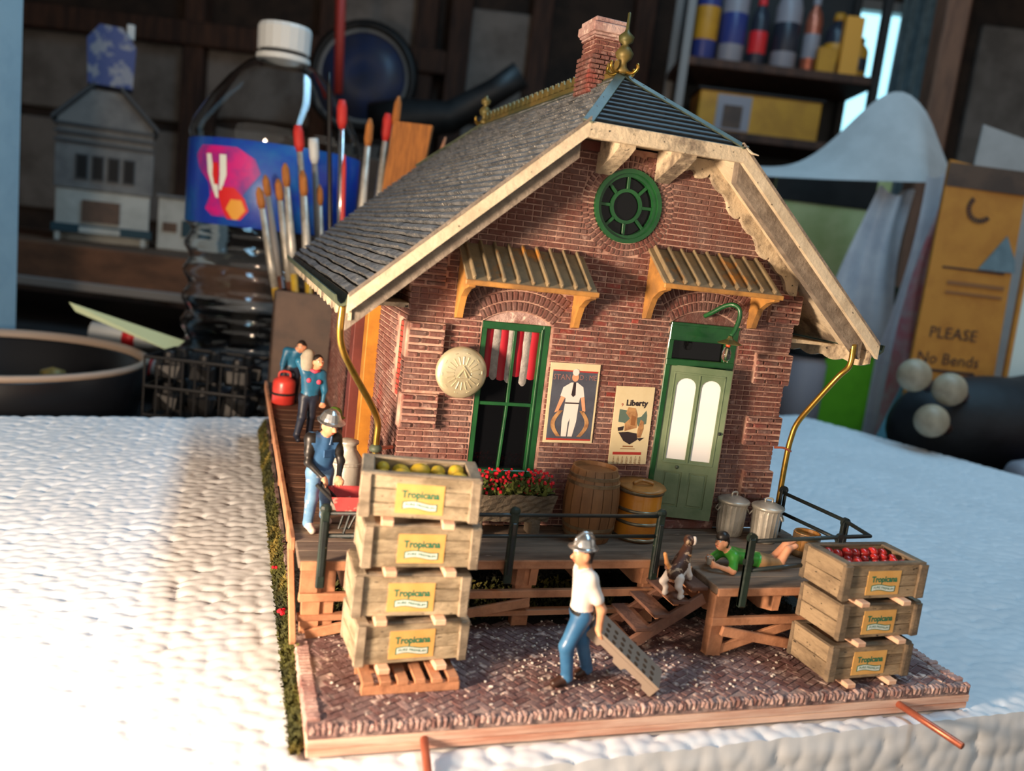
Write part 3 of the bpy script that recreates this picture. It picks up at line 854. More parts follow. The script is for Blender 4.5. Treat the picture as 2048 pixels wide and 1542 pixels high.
# --- awnings on brackets
def awning(xa, xb, zt, zf, name='awning'):
    d = 1.25
    mb = MB().prism([(.02, zt), (.02, zt - .09), (-d, zf - .05), (-d, zf + .05)], xa, xb, 'x')
    a = mb.build(name, M['awning'], house)
    n = 9
    for k in range(n):
        x = xa + (xb - xa) * (k + .5) / n + (-.02)
        e0 = Vector((x, .0, zt + .05)); e1 = Vector((x, -d - .02, zf + .09))
        MB().beam(e0, e1, .075, .13, .02, jit=.006).build('awning_rib', M['awning'], a)
    mb = MB().beam((xa - .05, -d, zf - .02), (xb + .05, -d, zf - .02), .09, .13, .02)
    mb.build('awning_fascia', M['awning_edge'], a)
    for x in (xa + .08, xb - .12):
        out = [(.02, zt - .1), (-1.12, zf - .04), (-1.12, zf - .14), (-.78, zf - .22), (-.46, zf - .42), (-.30, zf - .75), (-.24, zf - .98), (-.02, zf - 1.02), (.02, zf - .9)]
        hole = None
        MB().prism(out, x, x + .16, 'x').build('awning_bracket', M['awning_edge'], a)
    return a
awning(.76, 4.15, 7.46, 6.55); awning(6.02, 9.55, 7.88, 6.98)

# --- gooseneck lamp over the door
pts = [(8.05, .02, 6.2), (8.12, -.2, 6.32), (8.3, -.5, 6.55), (8.45, -.7, 6.62), (8.58, -.82, 6.52), (8.6, -.86, 6.3), (8.52, -.88, 6.0), (8.40, -.9, 5.78)]
def spline(P, n=6):
    P = [Vector(p) for p in P]; out = []
    for i in range(len(P) - 1):
        p0, p1, p2, p3 = P[max(i - 1, 0)], P[i], P[i + 1], P[min(i + 2, len(P) - 1)]
        for k in range(n):
            t = k / n
            out.append(.5 * ((2 * p1) + (p2 - p0) * t + (2 * p0 - 5 * p1 + 4 * p2 - p3) * t * t + (3 * p1 - p0 - 3 * p2 + p3) * t ** 3))
    return out + [P[-1]]
lamp = MB().tube(spline(pts), .065, 10).build('lamp_arm', M['green'], house, smooth=True)
MB().lathe([(.05, .30), (.07, .24), (.10, .2), (.30, .10), (.31, .08), (.08, .16), (.0, .18)][::-1], 14, (8.38, -.9, 5.48), fn=lambda k, z: 1 + .12 * (k % 2), cap=False).build('lamp_shade', M['brass_green'], lamp)
MB().ball((8.36, -.9, 5.52), .07).build('lamp_socket', M['filament'], lamp, smooth=True)
MB().lathe([(.0, 0), (.08, .02), (.125, .10), (.125, .25), (.09, .36), (.05, .42)], 14, (8.34, -.9, 5.07), cap=False).build('light_bulb', M['bulb'], lamp, smooth=True)
MB().tube([(8.33, -.9, 5.2), (8.35, -.9, 5.42)], .018, 6).build('filament', M['disc'], lamp)

# ------------------------------------------------------------------ roof
YF, YK = -1.5, 18.9
XEL, XER = -2.0, 12.72
def slope_pt(s, y, left=True, lift=0.0):
    """s: distance in x from the ridge"""
    x = XC - s if left else XC + s
    n = Vector((-SL if left else SL, 0, 1)).normalized()
    return Vector((x, y, RZ - SL * s)) + n * lift
HS = XC - XEL
hipx = (RZ - (HIPZ + .25)) / SL           # half width of the clipped gable's foot
RYF, RYB = 1.85, 16.1                     # ridge ends
def ylim(s, front=True):
    if s >= hipx: return YF if front else YK
    t = s / hipx
    return (RYF + (YF - RYF) * t) if front else (RYB + (YK - RYB) * t)
roof = MB()
for left in (True, False):
    def q(s, y): return slope_pt(s, y, left, -.05)
    A = [q(0, RYF), q(hipx, YF), q(HS, YF), q(HS, YK), q(hipx, YK), q(0, RYB)]
    B = [p - Vector((0, 0, .14)) for p in A]
    n = 6
    roof.add(A + B, [tuple(range(n)) if not left else tuple(range(n))[::-1]], 1)
    roof.add(A + B, [tuple(range(n, 2 * n))] + [(i, (i + 1) % n, n + (i + 1) % n, n + i) for i in range(n)])
roofo = roof.build('roof', [M['cream_dirty'], M['felt']], house)
NC = 36
for left in (True, False):
    ph2 = 0
    for c in range(NC):
        s1 = HS * (NC - c) / NC + .02; s0 = HS * (NC - c - 1) / NC + .03
        ya, yb = ylim(s1), ylim(s1, False); y0a, y0b = ylim(s0), ylim(s0, False)
        nseg = 64
        vs = []; fs = []
        ph, ph2 = (ph2, random.uniform(0, 9)) if c else (1.0, random.uniform(0, 9))
        for i in range(nseg + 1):
            t = i / nseg
            jt = random.uniform(-.02, .02); wv = .03 * math.sin(t * 13 + ph) + .02 * math.sin(t * 31 + ph * 2)
            wv2 = .03 * math.sin(t * 13 + ph2) + .02 * math.sin(t * 31 + ph2 * 2); lf = .075 + random.uniform(-.014, .016)
            y1 = ya + (yb - ya) * t; y2 = y0a + (y0b - y0a) * t
            if 0 < i < nseg: y1 += .0
            vs += [slope_pt(s1 - .05 + (jt + wv) * .45, y1, left, lf), slope_pt(s1 - .05 + (jt + wv) * .45, y1, left, -.03), slope_pt(max(0, s0 + wv2 * .45), y2, left, .03)]
        for i in range(nseg):
            a = i * 3; b = a + 3
            fs += [(a, b, b + 2, a + 2) if left else (a, a + 2, b + 2, b), (a, a + 1, b + 1, b) if left else (a, b, b + 1, a + 1)]
        MB().add(vs, fs).build('shingle_course', M['shingle'], roofo)
# clipped gable at the front (and a plain one at the back)
hz = RZ - SL * hipx
for y0, y1, tag_ in ((RYF, YF, 'f'), (RYB, YK, 'b')):
    A = Vector((XC, y0, RZ)); B = Vector((XC - hipx, y1, hz)); C = Vector((XC + hipx, y1, hz))
    dn = Vector((0, 0, -.12))
    hip = MB().add([A, B, C, A + dn, B + dn, C + dn], [(0, 1, 2), (3, 5, 4), (1, 4, 5, 2), (0, 3, 4, 1), (0, 2, 5, 3)]).build('hip_roof', M['black'], house)
    nrm = (B - A).cross(C - A).normalized()
    if nrm.z < 0: nrm = -nrm
    NH = 12
    for k in range(NH):
        t0, t1 = k / NH, (k + .80) / NH
        if k == 0: t0 = .03
        P = [A + (B - A) * t0 * .97, A + (B - A) * t1 * .97, A + (C - A) * t1 * .97, A + (C - A) * t0 * .97]
        P = [p + nrm * h for p, h in zip(P, (.01, .055, .055, .01))]
        Q = [p - nrm * .06 for p in P]
        MB().add(P + Q, [(0, 1, 2, 3), (1, 5, 6, 2), (0, 4, 5, 1), (2, 6, 7, 3)]).build('slate_course', M['hip_slate'], hip)
    for E_ in (B, C):
        MB().beam(A + nrm * .05, E_ + nrm * .05 + (E_ - A).normalized() * .08, .26, .05, .01, up=tuple(nrm)).build('hip_flashing', M['dark_flash'], hip)
# ridge with cresting
MB().prism([(XC - .28, RZ - .22), (XC, RZ + .09), (XC + .28, RZ - .22), (XC, RZ - .05)], RYF - .1, RYB + .1).build('ridge_cap', M['dark_flash'], house)
cr = MB().box(XC - .03, XC + .03, RYF + .2, RYB - .1, RZ + .05, RZ + .22).build('ridge_cresting', M['brass_green'], house)
ny = 26
for k in range(ny):
    y = RYF + .4 + k * (RYB - RYF - .7) / (ny - 1)
    MB().prism([(y - .17, RZ + .2), (y + .17, RZ + .2), (y + .2, RZ + .38), (y + .1, RZ + .52), (y, RZ + .46), (y - .1, RZ + .52), (y - .2, RZ + .38)], XC - .03, XC + .03, 'x').build('crest', M['brass_green'], cr)
def finial(y, h, mm):
    f = MB().lathe([(.14, 0), (.24, .05), (.12, .18), (.10, .3), (.22, .42), (.26, .55), (.16, .70), (.08, .78), (.2, .86), (.22, 1.0), (.08, 1.12), (.05, 1.2), (.045, h), (.0, h + .03)], 12, (XC, y, RZ + .05)).build('finial', M[mm], house, smooth=True)
    for k in range(4):
        a = k * math.pi / 2 + .5
        P = [(XC + .1 * math.cos(a), y + .1 * math.sin(a), RZ + .12), (XC + .35 * math.cos(a), y + .35 * math.sin(a), RZ + .05), (XC + .52 * math.cos(a), y + .52 * math.sin(a), RZ + .16), (XC + .5 * math.cos(a), y + .5 * math.sin(a), RZ + .3)]
        MB().tube(spline(P, 4), [.05] * 12 + [.03], 6).build('finial_leaf', M['brass'], f, smooth=True)
finial(RYF, 1.62, 'brass_green'); finial(RYB, 1.1, 'brass_green')
# bargeboards and rafters along the front verge
def verge(mb_name, s0, s1, y0, y1, top, bot, mm, left, parent):
    a0, a1 = slope_pt(s0, y0, left), slope_pt(s1, y0, left)
    pts = [(a0.x, a0.z + top), (a1.x, a1.z + top), (a1.x, a1.z + bot), (a0.x, a0.z + bot)]
    return MB().prism(pts, y0, y1).build(mb_name, M[mm], parent)
for left in (True, False):
    verge('bargeboard', hipx - .05, HS + .06, YF - .09, YF + .05, .05, -.36, 'cream', left, house)
    verge('verge_rafter', hipx + .05, HS + (.05 if left else -.35), YF + .16, YF + .40, -.25, -.80, 'grey_board', left, house)
    verge('soffit', hipx + .02, HS - .05, YF + .05, .0, -.18, -.26, 'cream', left, house)
    verge('roof_edge', hipx - .05, HS + .05, YF - .10, YF + .0, .09, -.0, 'grey_board', left, house)
    # soffit boards seen from below beside the walls
    s_in, s_out = XC - XL, HS - .02
    a, b = slope_pt(s_in, 0, left), slope_pt(s_out, 0, left)
    x_in, x_out = a.x, b.x
    MB().prism([(x_in, b.z - .32), (x_out, b.z - .32), (x_out, b.z - .26), (x_in, b.z - .2)], .1, YK - .2).build('eave_soffit', M['cream_dirty'], house)
# wavy-cut trim board against the brick below the right slope
pts_t, pts_b = [], []
for i in range(61):
    s = hipx * .45 + (HS - 1.9 - hipx * .45) * i / 60
    p = slope_pt(s, 0, False)
    zt_ = min(p.z - .2, hz - .22)
    pts_t.append((p.x, zt_)); pts_b.append((p.x, min(p.z - .62, zt_ - .3) - .10 * abs(math.sin(i * .42)) - (.12 if i % 15 > 9 else 0)))
MB().prism(pts_t + pts_b[::-1], -.14, .03).build('scalloped_trim', M['cream_dirty'], house)
pts_t, pts_b = [], []
for i in range(41):
    s = hipx * .3 + (HS - 2.0 - hipx * .3) * i / 40
    p = slope_pt(s, 0, True); zt_ = min(p.z - .2, hz - .22); pts_t.append((p.x, zt_)); pts_b.append((p.x, min(p.z - .5, zt_ - .25)))
MB().prism(pts_t + pts_b[::-1], -.10, .03).build('gable_trim', M['brown_post'], house)
# front eave board under the clipped gable with two brackets
MB().box(XC - hipx - .06, XC + hipx + .06, YF - .09, YF + .06, hz - .36, hz + .02, .02, jit=.008).build('eave_board', M['cream_dirty'], house)
MB().box(XC - hipx, XC + hipx, YF + .06, .0, hz - .2, hz - .12).build('eave_board_soffit', M['cream'], house)
for x in (XC - .95, XC + .75):
    MB().prism([(.0, hz - .2), (YF + .2, hz - .2), (YF + .2, hz - .42), (YF + .55, hz - .62), (-.5, hz - .8), (.0, hz - 1.0)], x - .22, x + .22, 'x').build('eave_bracket', M['cream_dirty'], house)
MB().tube([(XC + hipx + .02, YF - .05, hz + .02), (XC + hipx + .2, YF - .12, hz - .1), (XC + hipx + .38, YF - .15, hz - .13)], [.05, .03, .015], 6).build('loose_splinter', M['cream'], house)
# gutters, scalloped fascia along the left eave, downspouts
ez = RZ - SL * HS
for left in (True, False):
    sx = -1 if left else 1
    xe = XEL if left else XER
    prof = [(xe + sx * .02, ez - .02), (xe + sx * .05, ez - .24), (xe + sx * .22, ez - .3), (xe + sx * .34, ez - .2), (xe + sx * .36, ez - .02), (xe + sx * .31, ez - .02), (xe + sx * .28, ez - .16), (xe + sx * .2, ez - .23), (xe + sx * .1, ez - .18)]
    MB().prism(prof, YF + .05, YK - .1).build('gutter', M['dark_flash'], house)
    top, bot = [], []
    for i in range(110):
        y = YF + .1 + (YK - YF - .3) * i / 109
        top.append((y, ez - .22)); bot.append((y, ez - .58 - .12 * abs(math.sin(i * .55))))
    MB().prism(top + bot[::-1], xe + sx * .0, xe - sx * .07, 'x').build('scalloped_fascia', M['cream_dirty'], house)
P = [(-2.12, -1.15, 5.7), (-2.13, -1.15, 5.1), (-2.0, -1.05, 4.6), (-1.6, -.65, 3.95), (-1.1, -.3, 3.2), (-.88, -.12, 2.75), (-.86, -.1, 2.2), (-.86, -.1, .2)]
dp = MB().tube(spline(P), .085, 10).build('downspout', M['brass'], house, smooth=True)
MB().lathe([(.08, 0), (.16, .04), (.17, .12), (.12, .18), (.09, .2)], 12, (-.86, -.1, 1.95)).build('pipe_collar', M['dark_flash'], dp, smooth=True)
MB().tube([(-.86, -.1, 2.05), (-.4, .1, 2.05)], .05, 6).build('pipe_bracket', M['copper'], dp)
P = [(12.1, -1.2, 5.75), (12.1, -1.2, 5.15), (11.9, -1.1, 4.85), (11.45, -.6, 3.95), (11.25, -.2, 3.0), (11.22, -.12, 2.5), (11.22, -.12, .2)]
P = [(12.12, -1.3, 5.9), (12.12, -1.3, 5.3), (11.9, -1.15, 4.9), (11.6, -.6, 3.9), (11.48, -.3, 3.35), (11.42, -.22, 2.9), (11.38, -.2, 2.2), (11.38, -.2, .2)]
dp = MB().tube(spline(P), .085, 10).build('downspout', M['brass'], house, smooth=True)
MB().tube(spline([(11.0, -.05, 2.52), (11.2, -.2, 2.56), (11.38, -.28, 2.5), (11.48, -.2, 2.46), (11.36, -.1, 2.46)], 4), .035, 6).build('pipe_bracket', M['copper'], dp)

# --- chimney
cx, cy, cw, cd_ = 5.36, 3.6, .42, .5
ch = MB().box(cx - cw + .04, cx + cw - .04, cy - cd_ + .04, cy + cd_ - .04, 11.5, 14.0).build('chimney', M['mortar'], house)
z = 12.0; row = 0
cb = MB()
while z < 13.7:
    e = .09 if z < 13.2 else (.0 if z < 13.6 else .03)
    for side_ in range(4):
        half = cw + e if side_ in (0, 2) else cd_ + e
        dist_ = (cd_ if side_ in (0, 2) else cw) + e
        x = -half - (.14 if row % 2 else 0)
        while x < half:
            a, b = max(x, -half) + .01, min(x + .29, half) - .01
            if b - a > .06:
                vs, fs = brick_vs(a, b, z + .01, z + .128, -dist_, -dist_ + .2, .015)
                R_ = rotz(side_ * math.pi / 2)
                cb.add([tuple(R_ @ Vector(p) + Vector((cx, cy, 0))) for p in vs], fs)
            x += .29
    z += .138; row += 1
o = cb.build('brickwork', M['brick_wall'], ch); o['kind'] = 'stuff'
for e, a, b in ((.04, 13.7, 13.78), (.09, 13.78, 13.86), (.14, 13.86, 14.12), (.08, 14.12, 14.26)):
    MB().box(cx - cw - e, cx + cw + e, cy - cd_ - e, cy + cd_ + e, a, b, .03, jit=.012).build('chimney_cap_course', M['edging'], ch)
# ------------------------------------------------------------------ foam board, base, deck
ZB = -1.85; ZF = -2.52
def worley(X, Y, cell, seed=1):
    """distance to the nearest jittered bead centre, in cells"""
    gx, gy = np.floor(X / cell).astype(int), np.floor(Y / cell).astype(int)
    best = np.full(X.shape, 9.0)
    for dx in (-1, 0, 1):
        for dy in (-1, 0, 1):
            cx, cy = gx + dx, gy + dy
            h = np.sin(cx * 127.1 + cy * 311.7 + seed * 17.3) * 43758.5453; jx = h - np.floor(h)
            h = np.sin(cx * 269.5 + cy * 183.3 + seed * 9.1) * 43758.5453; jy = h - np.floor(h)
            d = np.hypot(X / cell - (cx + .1 + .8 * jx), Y / cell - (cy + .1 + .8 * jy))
            best = np.minimum(best, d)
    return best
def foam_board():
    xs = np.concatenate([np.linspace(-42, -15, 110)[:-1], np.linspace(-15, 15, 380)[:-1], np.linspace(15, 45, 280)])
    front = np.interp(xs, [-42, -12, -3, 7, 16, 45], [-12, -8.7, -7.2, -6.75, -6.45, -5.0])
    back = 22.75 + (xs + 2.7) * .196
    ts = np.concatenate([np.linspace(0, .5, 190)[:-1], np.linspace(.5, 1, 150)])
    Xg = np.tile(xs, (len(ts), 1))
    Yg = front[None, :] + (back - front)[None, :] * ts[:, None]
    # right edge runs askew, so trim the sheet by shifting columns near it
    lim = 37 + (30 - Yg) * .30
    Xg = np.where(Xg > 15, 15 + (Xg - 15) * (lim - 15) / 30.0, Xg)
    d = worley(Xg, Yg * 1.25, .42)
    Z = ZF + .15 * (np.sqrt(np.clip(1 - (d * 1.12) ** 2, 0, 1)) - .6) + .02 * np.sin(Xg * .7) * np.sin(Yg * .5)
    under = (Xg > -2.75) & (Xg < 13.4) & (Yg > -6.2) & (Yg < 20)
    Z = np.where(under, ZF - .05, Z)
    ny, nx = Xg.shape
    V = np.stack([Xg, Yg, Z], -1).reshape(-1, 3)
    I = np.arange(ny * nx).reshape(ny, nx)
    F = [np.stack([I[:-1, :-1], I[:-1, 1:], I[1:, 1:], I[1:, :-1]], -1).reshape(-1, 4)]
    # front face, beads bulging forward
    nz = 26
    zz = np.linspace(0, 1, nz)
    xe, ye, ze = Xg[0], Yg[0], Z[0]
    Fz = ze[None, :] + (ZF - 3.0 - ze)[None, :] * zz[:, None]
    Fx = np.tile(xe, (nz, 1)); d = worley(Fx, Fz * 1.1, .5, 5)
    Fy = ye[None, :] - .14 * (np.sqrt(np.clip(1 - (d * 1.05) ** 2, 0, 1)) - .4) * np.minimum(1, zz * 8)[:, None]
    b = len(V)
    V = np.concatenate([V, np.stack([Fx, Fy, Fz], -1).reshape(-1, 3)])
    J = np.arange(nz * nx).reshape(nz, nx) + b
    F.append(np.stack([J[:-1, 1:], J[:-1, :-1], J[1:, :-1], J[1:, 1:]], -1).reshape(-1, 4))
    # plain back and side faces and the underside
    for edge, flip in ((I[-1], True), (I[:, 0], True), (I[:, -1], False)):
        b = len(V); P = V[edge].copy(); P[:, 2] = ZF - 3.0; V = np.concatenate([V, P])
        k = np.arange(len(edge) - 1)
        q = np.stack([edge[:-1], edge[1:], b + k + 1, b + k], -1)
        F.append(q if flip else q[:, ::-1])
    me = np_mesh('foam_board', V, np.concatenate(F), M['foam'])
    o = link('foam_board', me, None, label='large white bead foam sheet carrying the whole station scene', cat='foam board')
foam_board()

base = thing('diorama_base', 'layered wooden base of the station scene, paved with worn dark red bricks', 'model base', (0, 0, 0))
MB().box(-2.7, 13.35, -6.17, 20, -2.09, ZB - .03).build('paving_bed', M['paver_bed'], base)
MB().box(-2.72, 13.38, -6.19, 20, -2.29, -2.10, .02).build('wood_layer', M['ply'], base)
MB().box(-2.70, 13.36, -6.17, 20, ZF + .05, -2.305, .02).build('wood_layer', M['ply'], base)
MB().box(-2.6, 13.2, -2.2, 19.9, ZB - .035, ZB - .01).build('soil_bed', M['soil'], base)
# herringbone paving
pv = []
pw, pl = .19, .38
def herring():
    out = []
    for k in range(-70, 70):
        for m_ in range(-40, 40):
            # one horizontal and one vertical brick per cell, classic 2:1 herringbone
            ox = k * pw + m_ * 2 * pl; oy = k * pw
            out.append((ox, oy, ox + pl, oy + pw))
            out.append((ox + pl, oy - pw + 0 * pl, ox + pl + pw, oy - pw + pl))
    return out
c_, s_ = math.cos(math.radians(28)), math.sin(math.radians(28))
for (a, b, c2_, d2_) in herring():
    mx, my = (a + c2_) / 2, (b + d2_) / 2
    X, Y = 5 + mx * c_ - my * s_, -4 + mx * s_ + my * c_
    if -2.3 < X < 13.0 and -5.93 < Y < -2.0: pv.append((X, Y, c2_ - a, d2_ - b))
near = sorted(range(len(pv)), key=lambda i: (pv[i][0] - 3.5) ** 2 * .35 + (pv[i][1] + 6.2) ** 2 * 2.2)
own = set(near[:200])
shared = {}
bulk = MB()
for i, (X, Y, w_, h_) in enumerate(pv):
    g = .015
    zt = ZB - random.uniform(0, .014)
    if i in own:
        key = w_ > h_
        if key not in shared: shared[key] = MB().box(-w_ / 2 + g, w_ / 2 - g, -h_ / 2 + g, h_ / 2 - g, -.07, 0, .012, jit=.004).mesh('brick', M['paver'])
        link('brick', shared[key], base, (X, Y, zt), math.radians(28))
    else:
        bulk.box(-w_ / 2 + g, w_ / 2 - g, -h_ / 2 + g, h_ / 2 - g, zt - .07 - 0, zt, 0, at(X, Y, 0, math.radians(28)))
o = bulk.build('paving', M['paver'], base); o['kind'] = 'stuff'
# upright edging bricks along the front and the sides
shared = [MB().box(-.05, .05, 0, .13 + .02 * k, -.13 - .015 * k, .025, .03, jit=.014).mesh('edging_brick', M['edging']) for k in range(5)]
k = 0
x = -2.62
while x < 13.35:
    link('edging_brick', shared[k % 5], base, (x, -6.2 - random.uniform(0, .03), ZB + random.uniform(-.02, .02))); x += .112; k += 1
eb = MB()
for xx, sgn in ((-2.74, 1), (13.4, -1)):
    y = -5.9
    while y < -2.7:
        eb.box(min(xx, xx + sgn * .3), max(xx, xx + sgn * .3), y, y + .125, -2.1, ZB + .03 + random.uniform(-.02, .03), .03, jit=.012); y += .135
o = eb.build('edging', M['edging'], base); o['kind'] = 'stuff'
# loose grit
g = MB()
for _ in range(520):
    x, y = random.uniform(-2.4, 13), random.uniform(-5.9, -2.0)
    if random.random() < .5: x, y = random.gauss(4.2, 1.8), random.gauss(-3.9, .8)
    if not (-2.5 < x < 13.1 and -6 < y < -1.6): continue
    r = random.uniform(.012, .04)
    g.ball((x, y, ZB + r * .4), (r, r * random.uniform(.6, 1.4), r * .7), 5, 3)
o = g.build('grit', M['dusty_white'], base); o['kind'] = 'stuff'

# moss strip along the left flank of the base
def tufts(area, n, zf, size, mm, name, parent):
    a = RNG.random((n, 3)); x0, x1, y0, y1 = area
    P = np.stack([x0 + (x1 - x0) * a[:, 0], y0 + (y1 - y0) * a[:, 1], np.zeros(n)], 1)
    P[:, 2] = zf(P[:, 0], P[:, 1], a[:, 2])
    d = RNG.normal(size=(n, 3)); d[:, 2] = np.abs(d[:, 2]) + .3; d /= np.linalg.norm(d, axis=1)[:, None]
    e = np.cross(d, RNG.normal(size=(n, 3))); e /= np.linalg.norm(e, axis=1)[:, None]
    s = size * (.5 + RNG.random((n, 1)))
    V = np.stack([P - e * s * .35, P + e * s * .35, P + d * s + e * s * .12, P + d * s - e * s * .12], 1).reshape(-1, 3)
    F = np.arange(4 * n).reshape(n, 4)
    o = link(name, np_mesh(name, V, F, mm, smooth=False), parent); o['kind'] = 'stuff'
    return o
def flank(x, y, r): return ZF + .02 + r * (.85 + .15 * np.sin(y * 2.1)) * np.clip((x + 3.0) / .26, .1, 1) * .8 * np.clip((y + 7) / 4, .35, 1)
tufts((-2.98, -2.72, -6.0, 20), 15000, flank, .085, [M['moss']], 'moss', base)
fl = MB()
for x, y, z in ((-2.98, -1.3, -1.75), (-2.95, -1.42, -1.72), (-2.93, -1.2, -1.8), (-3.0, 1.8, -1.9)):
    for k in range(3): fl.ball((x + random.uniform(-.05, .05), y + random.uniform(-.05, .05), z + random.uniform(-.03, .05)), .045, 6, 4)
o = fl.build('flower_specks', M['flower'], base); o['kind'] = 'stuff'
def under(x, y, r): return ZB + r * .12
tufts((-2.5, 11.5, -2.0, 1.0), 7000, under, .09, [M['soil']], 'undergrowth', base)
tufts((-2.4, 6.0, -1.9, .3), 2600, lambda x, y, r: ZB + r * .2, .11, [M['moss']], 'moss', base)

# ------------------------------------------------------------------ deck
deck = thing('wooden_deck', 'weathered plank deck on timber posts wrapping the front and left of the station', 'deck', (0, 0, 0))
TH = .2
y = -2.47
k = 0
W1 = .617
while y < -.05:                        # long front boards
    MB().box(-2.76, 11.75, y + .012, y + W1 - .012, -TH, random.uniform(-.012, .0), .02, jit=.006).build('deck_plank', M['deck_top'], deck); y += W1
y = -4.28
while y < -2.5:                        # boards of the landing beside the stairs
    MB().box(6.98 + random.uniform(-.03, .03), 11.75, y + .012, y + .6 - .012, -TH, random.uniform(-.012, 0), .02, jit=.006).build('deck_plank', M['deck_top'], deck); y += .6
y = .03
while y < 19.2:                        # short side boards
    w_ = .43
    MB().box(-2.74 + random.uniform(-.05, .04), -.36, y + .018, y + w_ - .018, -TH, random.uniform(-.02, .01), .02, jit=.008).build('deck_plank', M['deck_side'], deck); y += w_
MB().box(-2.88, -2.76, -1.2, 19.3, -.34, .06, .02, jit=.0).build('rim_board', M['raw_wood'], deck)
# raw timber edge strip under the front boards and the landing
MB().box(-2.72, 6.14, -2.50, -2.40, -.24, -.03, .015, jit=.01).build('edge_strip', M['raw_wood'], deck)
MB().box(7.0, 11.7, -4.31, -4.22, -.24, -.03, .015, jit=.01).build('edge_strip', M['raw_wood'], deck)
# beams
for a in ((-2.7, 6.3, -2.46, -2.3, -1.02, -.82), (6.98, 11.6, -4.26, -4.1, -1.02, -.82), (-2.7, 6.3, -2.42, -2.2, -1.5, -1.36), (6.98, 11.6, -2.45, -2.3, -1.02, -.82)):
    MB().box(*a, .015, jit=.01).build('cross_beam', M['raw_wood'], deck)
# joists poking out under the boards
for x in (-2.5, -1.7, .2, 2.5, 2.85, 4.35, 5.95):
    MB().prism([(-2.42, -.22), (-2.36, -.72), (-1.9, -.86), (1.0, -.8), (1.0, -.22)], x, x + .2, 'x').build('joist', M['raw_wood'], deck)
for x in (7.1, 8.7, 10.2):
    MB().prism([(-4.2, -.22), (-4.16, -.7), (-3.6, -.86), (-2.4, -.8), (-2.4, -.22)], x, x + .2, 'x').build('joist', M['raw_wood'], deck)
# posts
for x, y0, zb in ((-2.62, -2.38, ZB), (-2.3, -2.3, ZB), (2.55, -2.3, ZB), (6.05, -2.3, ZB), (7.0, -4.2, ZB), (11.3, -4.2, ZB), (11.3, -1.0, ZB), (-2.6, 3.5, ZB), (-2.6, 9, ZB), (-2.6, 15, ZB)):
    MB().box(x, x + .42, y0, y0 + .3, zb + .03, -.22, .02, jit=.015).build('post', M['raw_wood'], deck)
# braces
for p0, p1 in (((-.6, -2.42, -1.72), (2.9, -2.42, -1.12)), ((7.25, -4.3, -1.12), (9.6, -4.3, -1.6)), ((7.2, -4.1, -1.75), (9.6, -4.1, -1.05)), ((-2.5, -2.44, -1.8), (-1.2, -2.44, -1.55))):
    MB().beam(p0, p1, .1, .24, .015, jit=.01).build('brace', M['raw_wood'], deck)
MB().beam((-2.86, -1.0, -.16), (-2.80, -2.9, -1.78), .14, .14, .015).build('rail_strip', M['raw_wood'], deck)
MB().box(-2.7, -2.3, -2.48, -2.36, -.78, -.24, .01).build('post_cladding', M['raw_wood'], deck)

# ------------------------------------------------------------------ stairs up to the landing
stairs = thing('wooden_stairs', 'small wooden stairs with open treads climbing to the deck landing', 'stairs', (0, 0, 0))
Y0, Y1 = -3.97, -2.53
sx0, sx1 = 4.65, 6.98
nst = 5
for i in range(nst):
    t = i / (nst - 1)
    x = sx0 + 1.80 * t; z = -1.5 + 1.37 * t
    MB().box(x, x + .47, Y0, Y1 - .05 * random.random(), z - .09, z, .015, jit=.012).build('tread', M['stair_wood'], stairs)
    MB().box(x + .30, x + .46, Y0 + .45, Y1 - .4, z - .34, z - .1, .01).build('riser_block', M['raw_wood'], stairs)
for y in (Y0 + .08, Y1 - .22):
    MB().beam((sx0 + .05, y, -1.80), (sx1 - .1, y, -.43), .12, .3, .02).build('stringer', M['stair_wood'], stairs)
# ------------------------------------------------------------------ railings
def rail_post(mb, x, y, z0, z1, w_=.10):
    mb.beam((x, y, z0), (x, y, z1), w_ * 2.2, w_, .02)
rl = thing('iron_railing', 'dark green iron railing of three posts and two bars in front of the barrel', 'railing', (0, 0, 0))
for x, zz in ((-2.28, -.6), (2.18, -.55), (6.12, -.5)):
    p = MB()
    p.beam((x, -2.61, zz), (x, -2.61, 1.27), .2, .14, .03, up=(0, 1, 0)); p.ball((x, -2.61, 1.27), (.14, .09, .13), 10, 6)
    po = p.build('railing_post', M['iron_green'], rl)
    MB().box(x - .05, x + .05, -2.71, -2.67, -.3, 1.0, .01).build('post_web', M['iron'], po)
for z in (1.17, .64):
    MB().tube([(-2.28, -2.61, z), (6.12, -2.61, z + .03)], .05, 8).build('railing_bar', M['iron'], rl, smooth=True)
rl2 = thing('iron_railing', 'dark iron corner railing around the landing beside the tomato crates', 'railing', (0, 0, 0))
for x, y in ((7.6, -4.42), (10.15, -4.42), (11.3, -3.2), (11.38, -.35)):
    zz = -.45 if y < -4 else .012
    p = MB()
    for s_ in (-.07, .07): p.beam((x + s_, y, zz), (x + s_, y, 1.33), .06, .12, .015, up=(0, 1, 0))
    if y < -4 and x < 9: p.beam((x, y, zz), (x, y, 1.3), .2, .14, .03, up=(0, 1, 0))
    for q in (1.3, .7): p.lathe([(.0, -.05), (.13, -.05), (.13, .05), (.0, .05)], 12, M=Matrix.Translation((x, y, q)) @ Matrix.Rotation(math.pi / 2, 4, 'X'), cap=False)
    p.build('railing_post', M['iron_green'] if x < 9 and y < -4 else M['iron'], rl2)
for z in (1.22, .70):
    MB().tube([(7.6, -4.42, z), (10.15, -4.42, z + .12), (11.05, -4.42, z + .15), (11.3, -3.2, z + .12), (11.38, -.35, z)] if z > 1 else [(7.6, -4.42, z - .22), (10.2, -4.42, z), ], .055, 8).build('railing_bar', M['iron'], rl2, smooth=True)
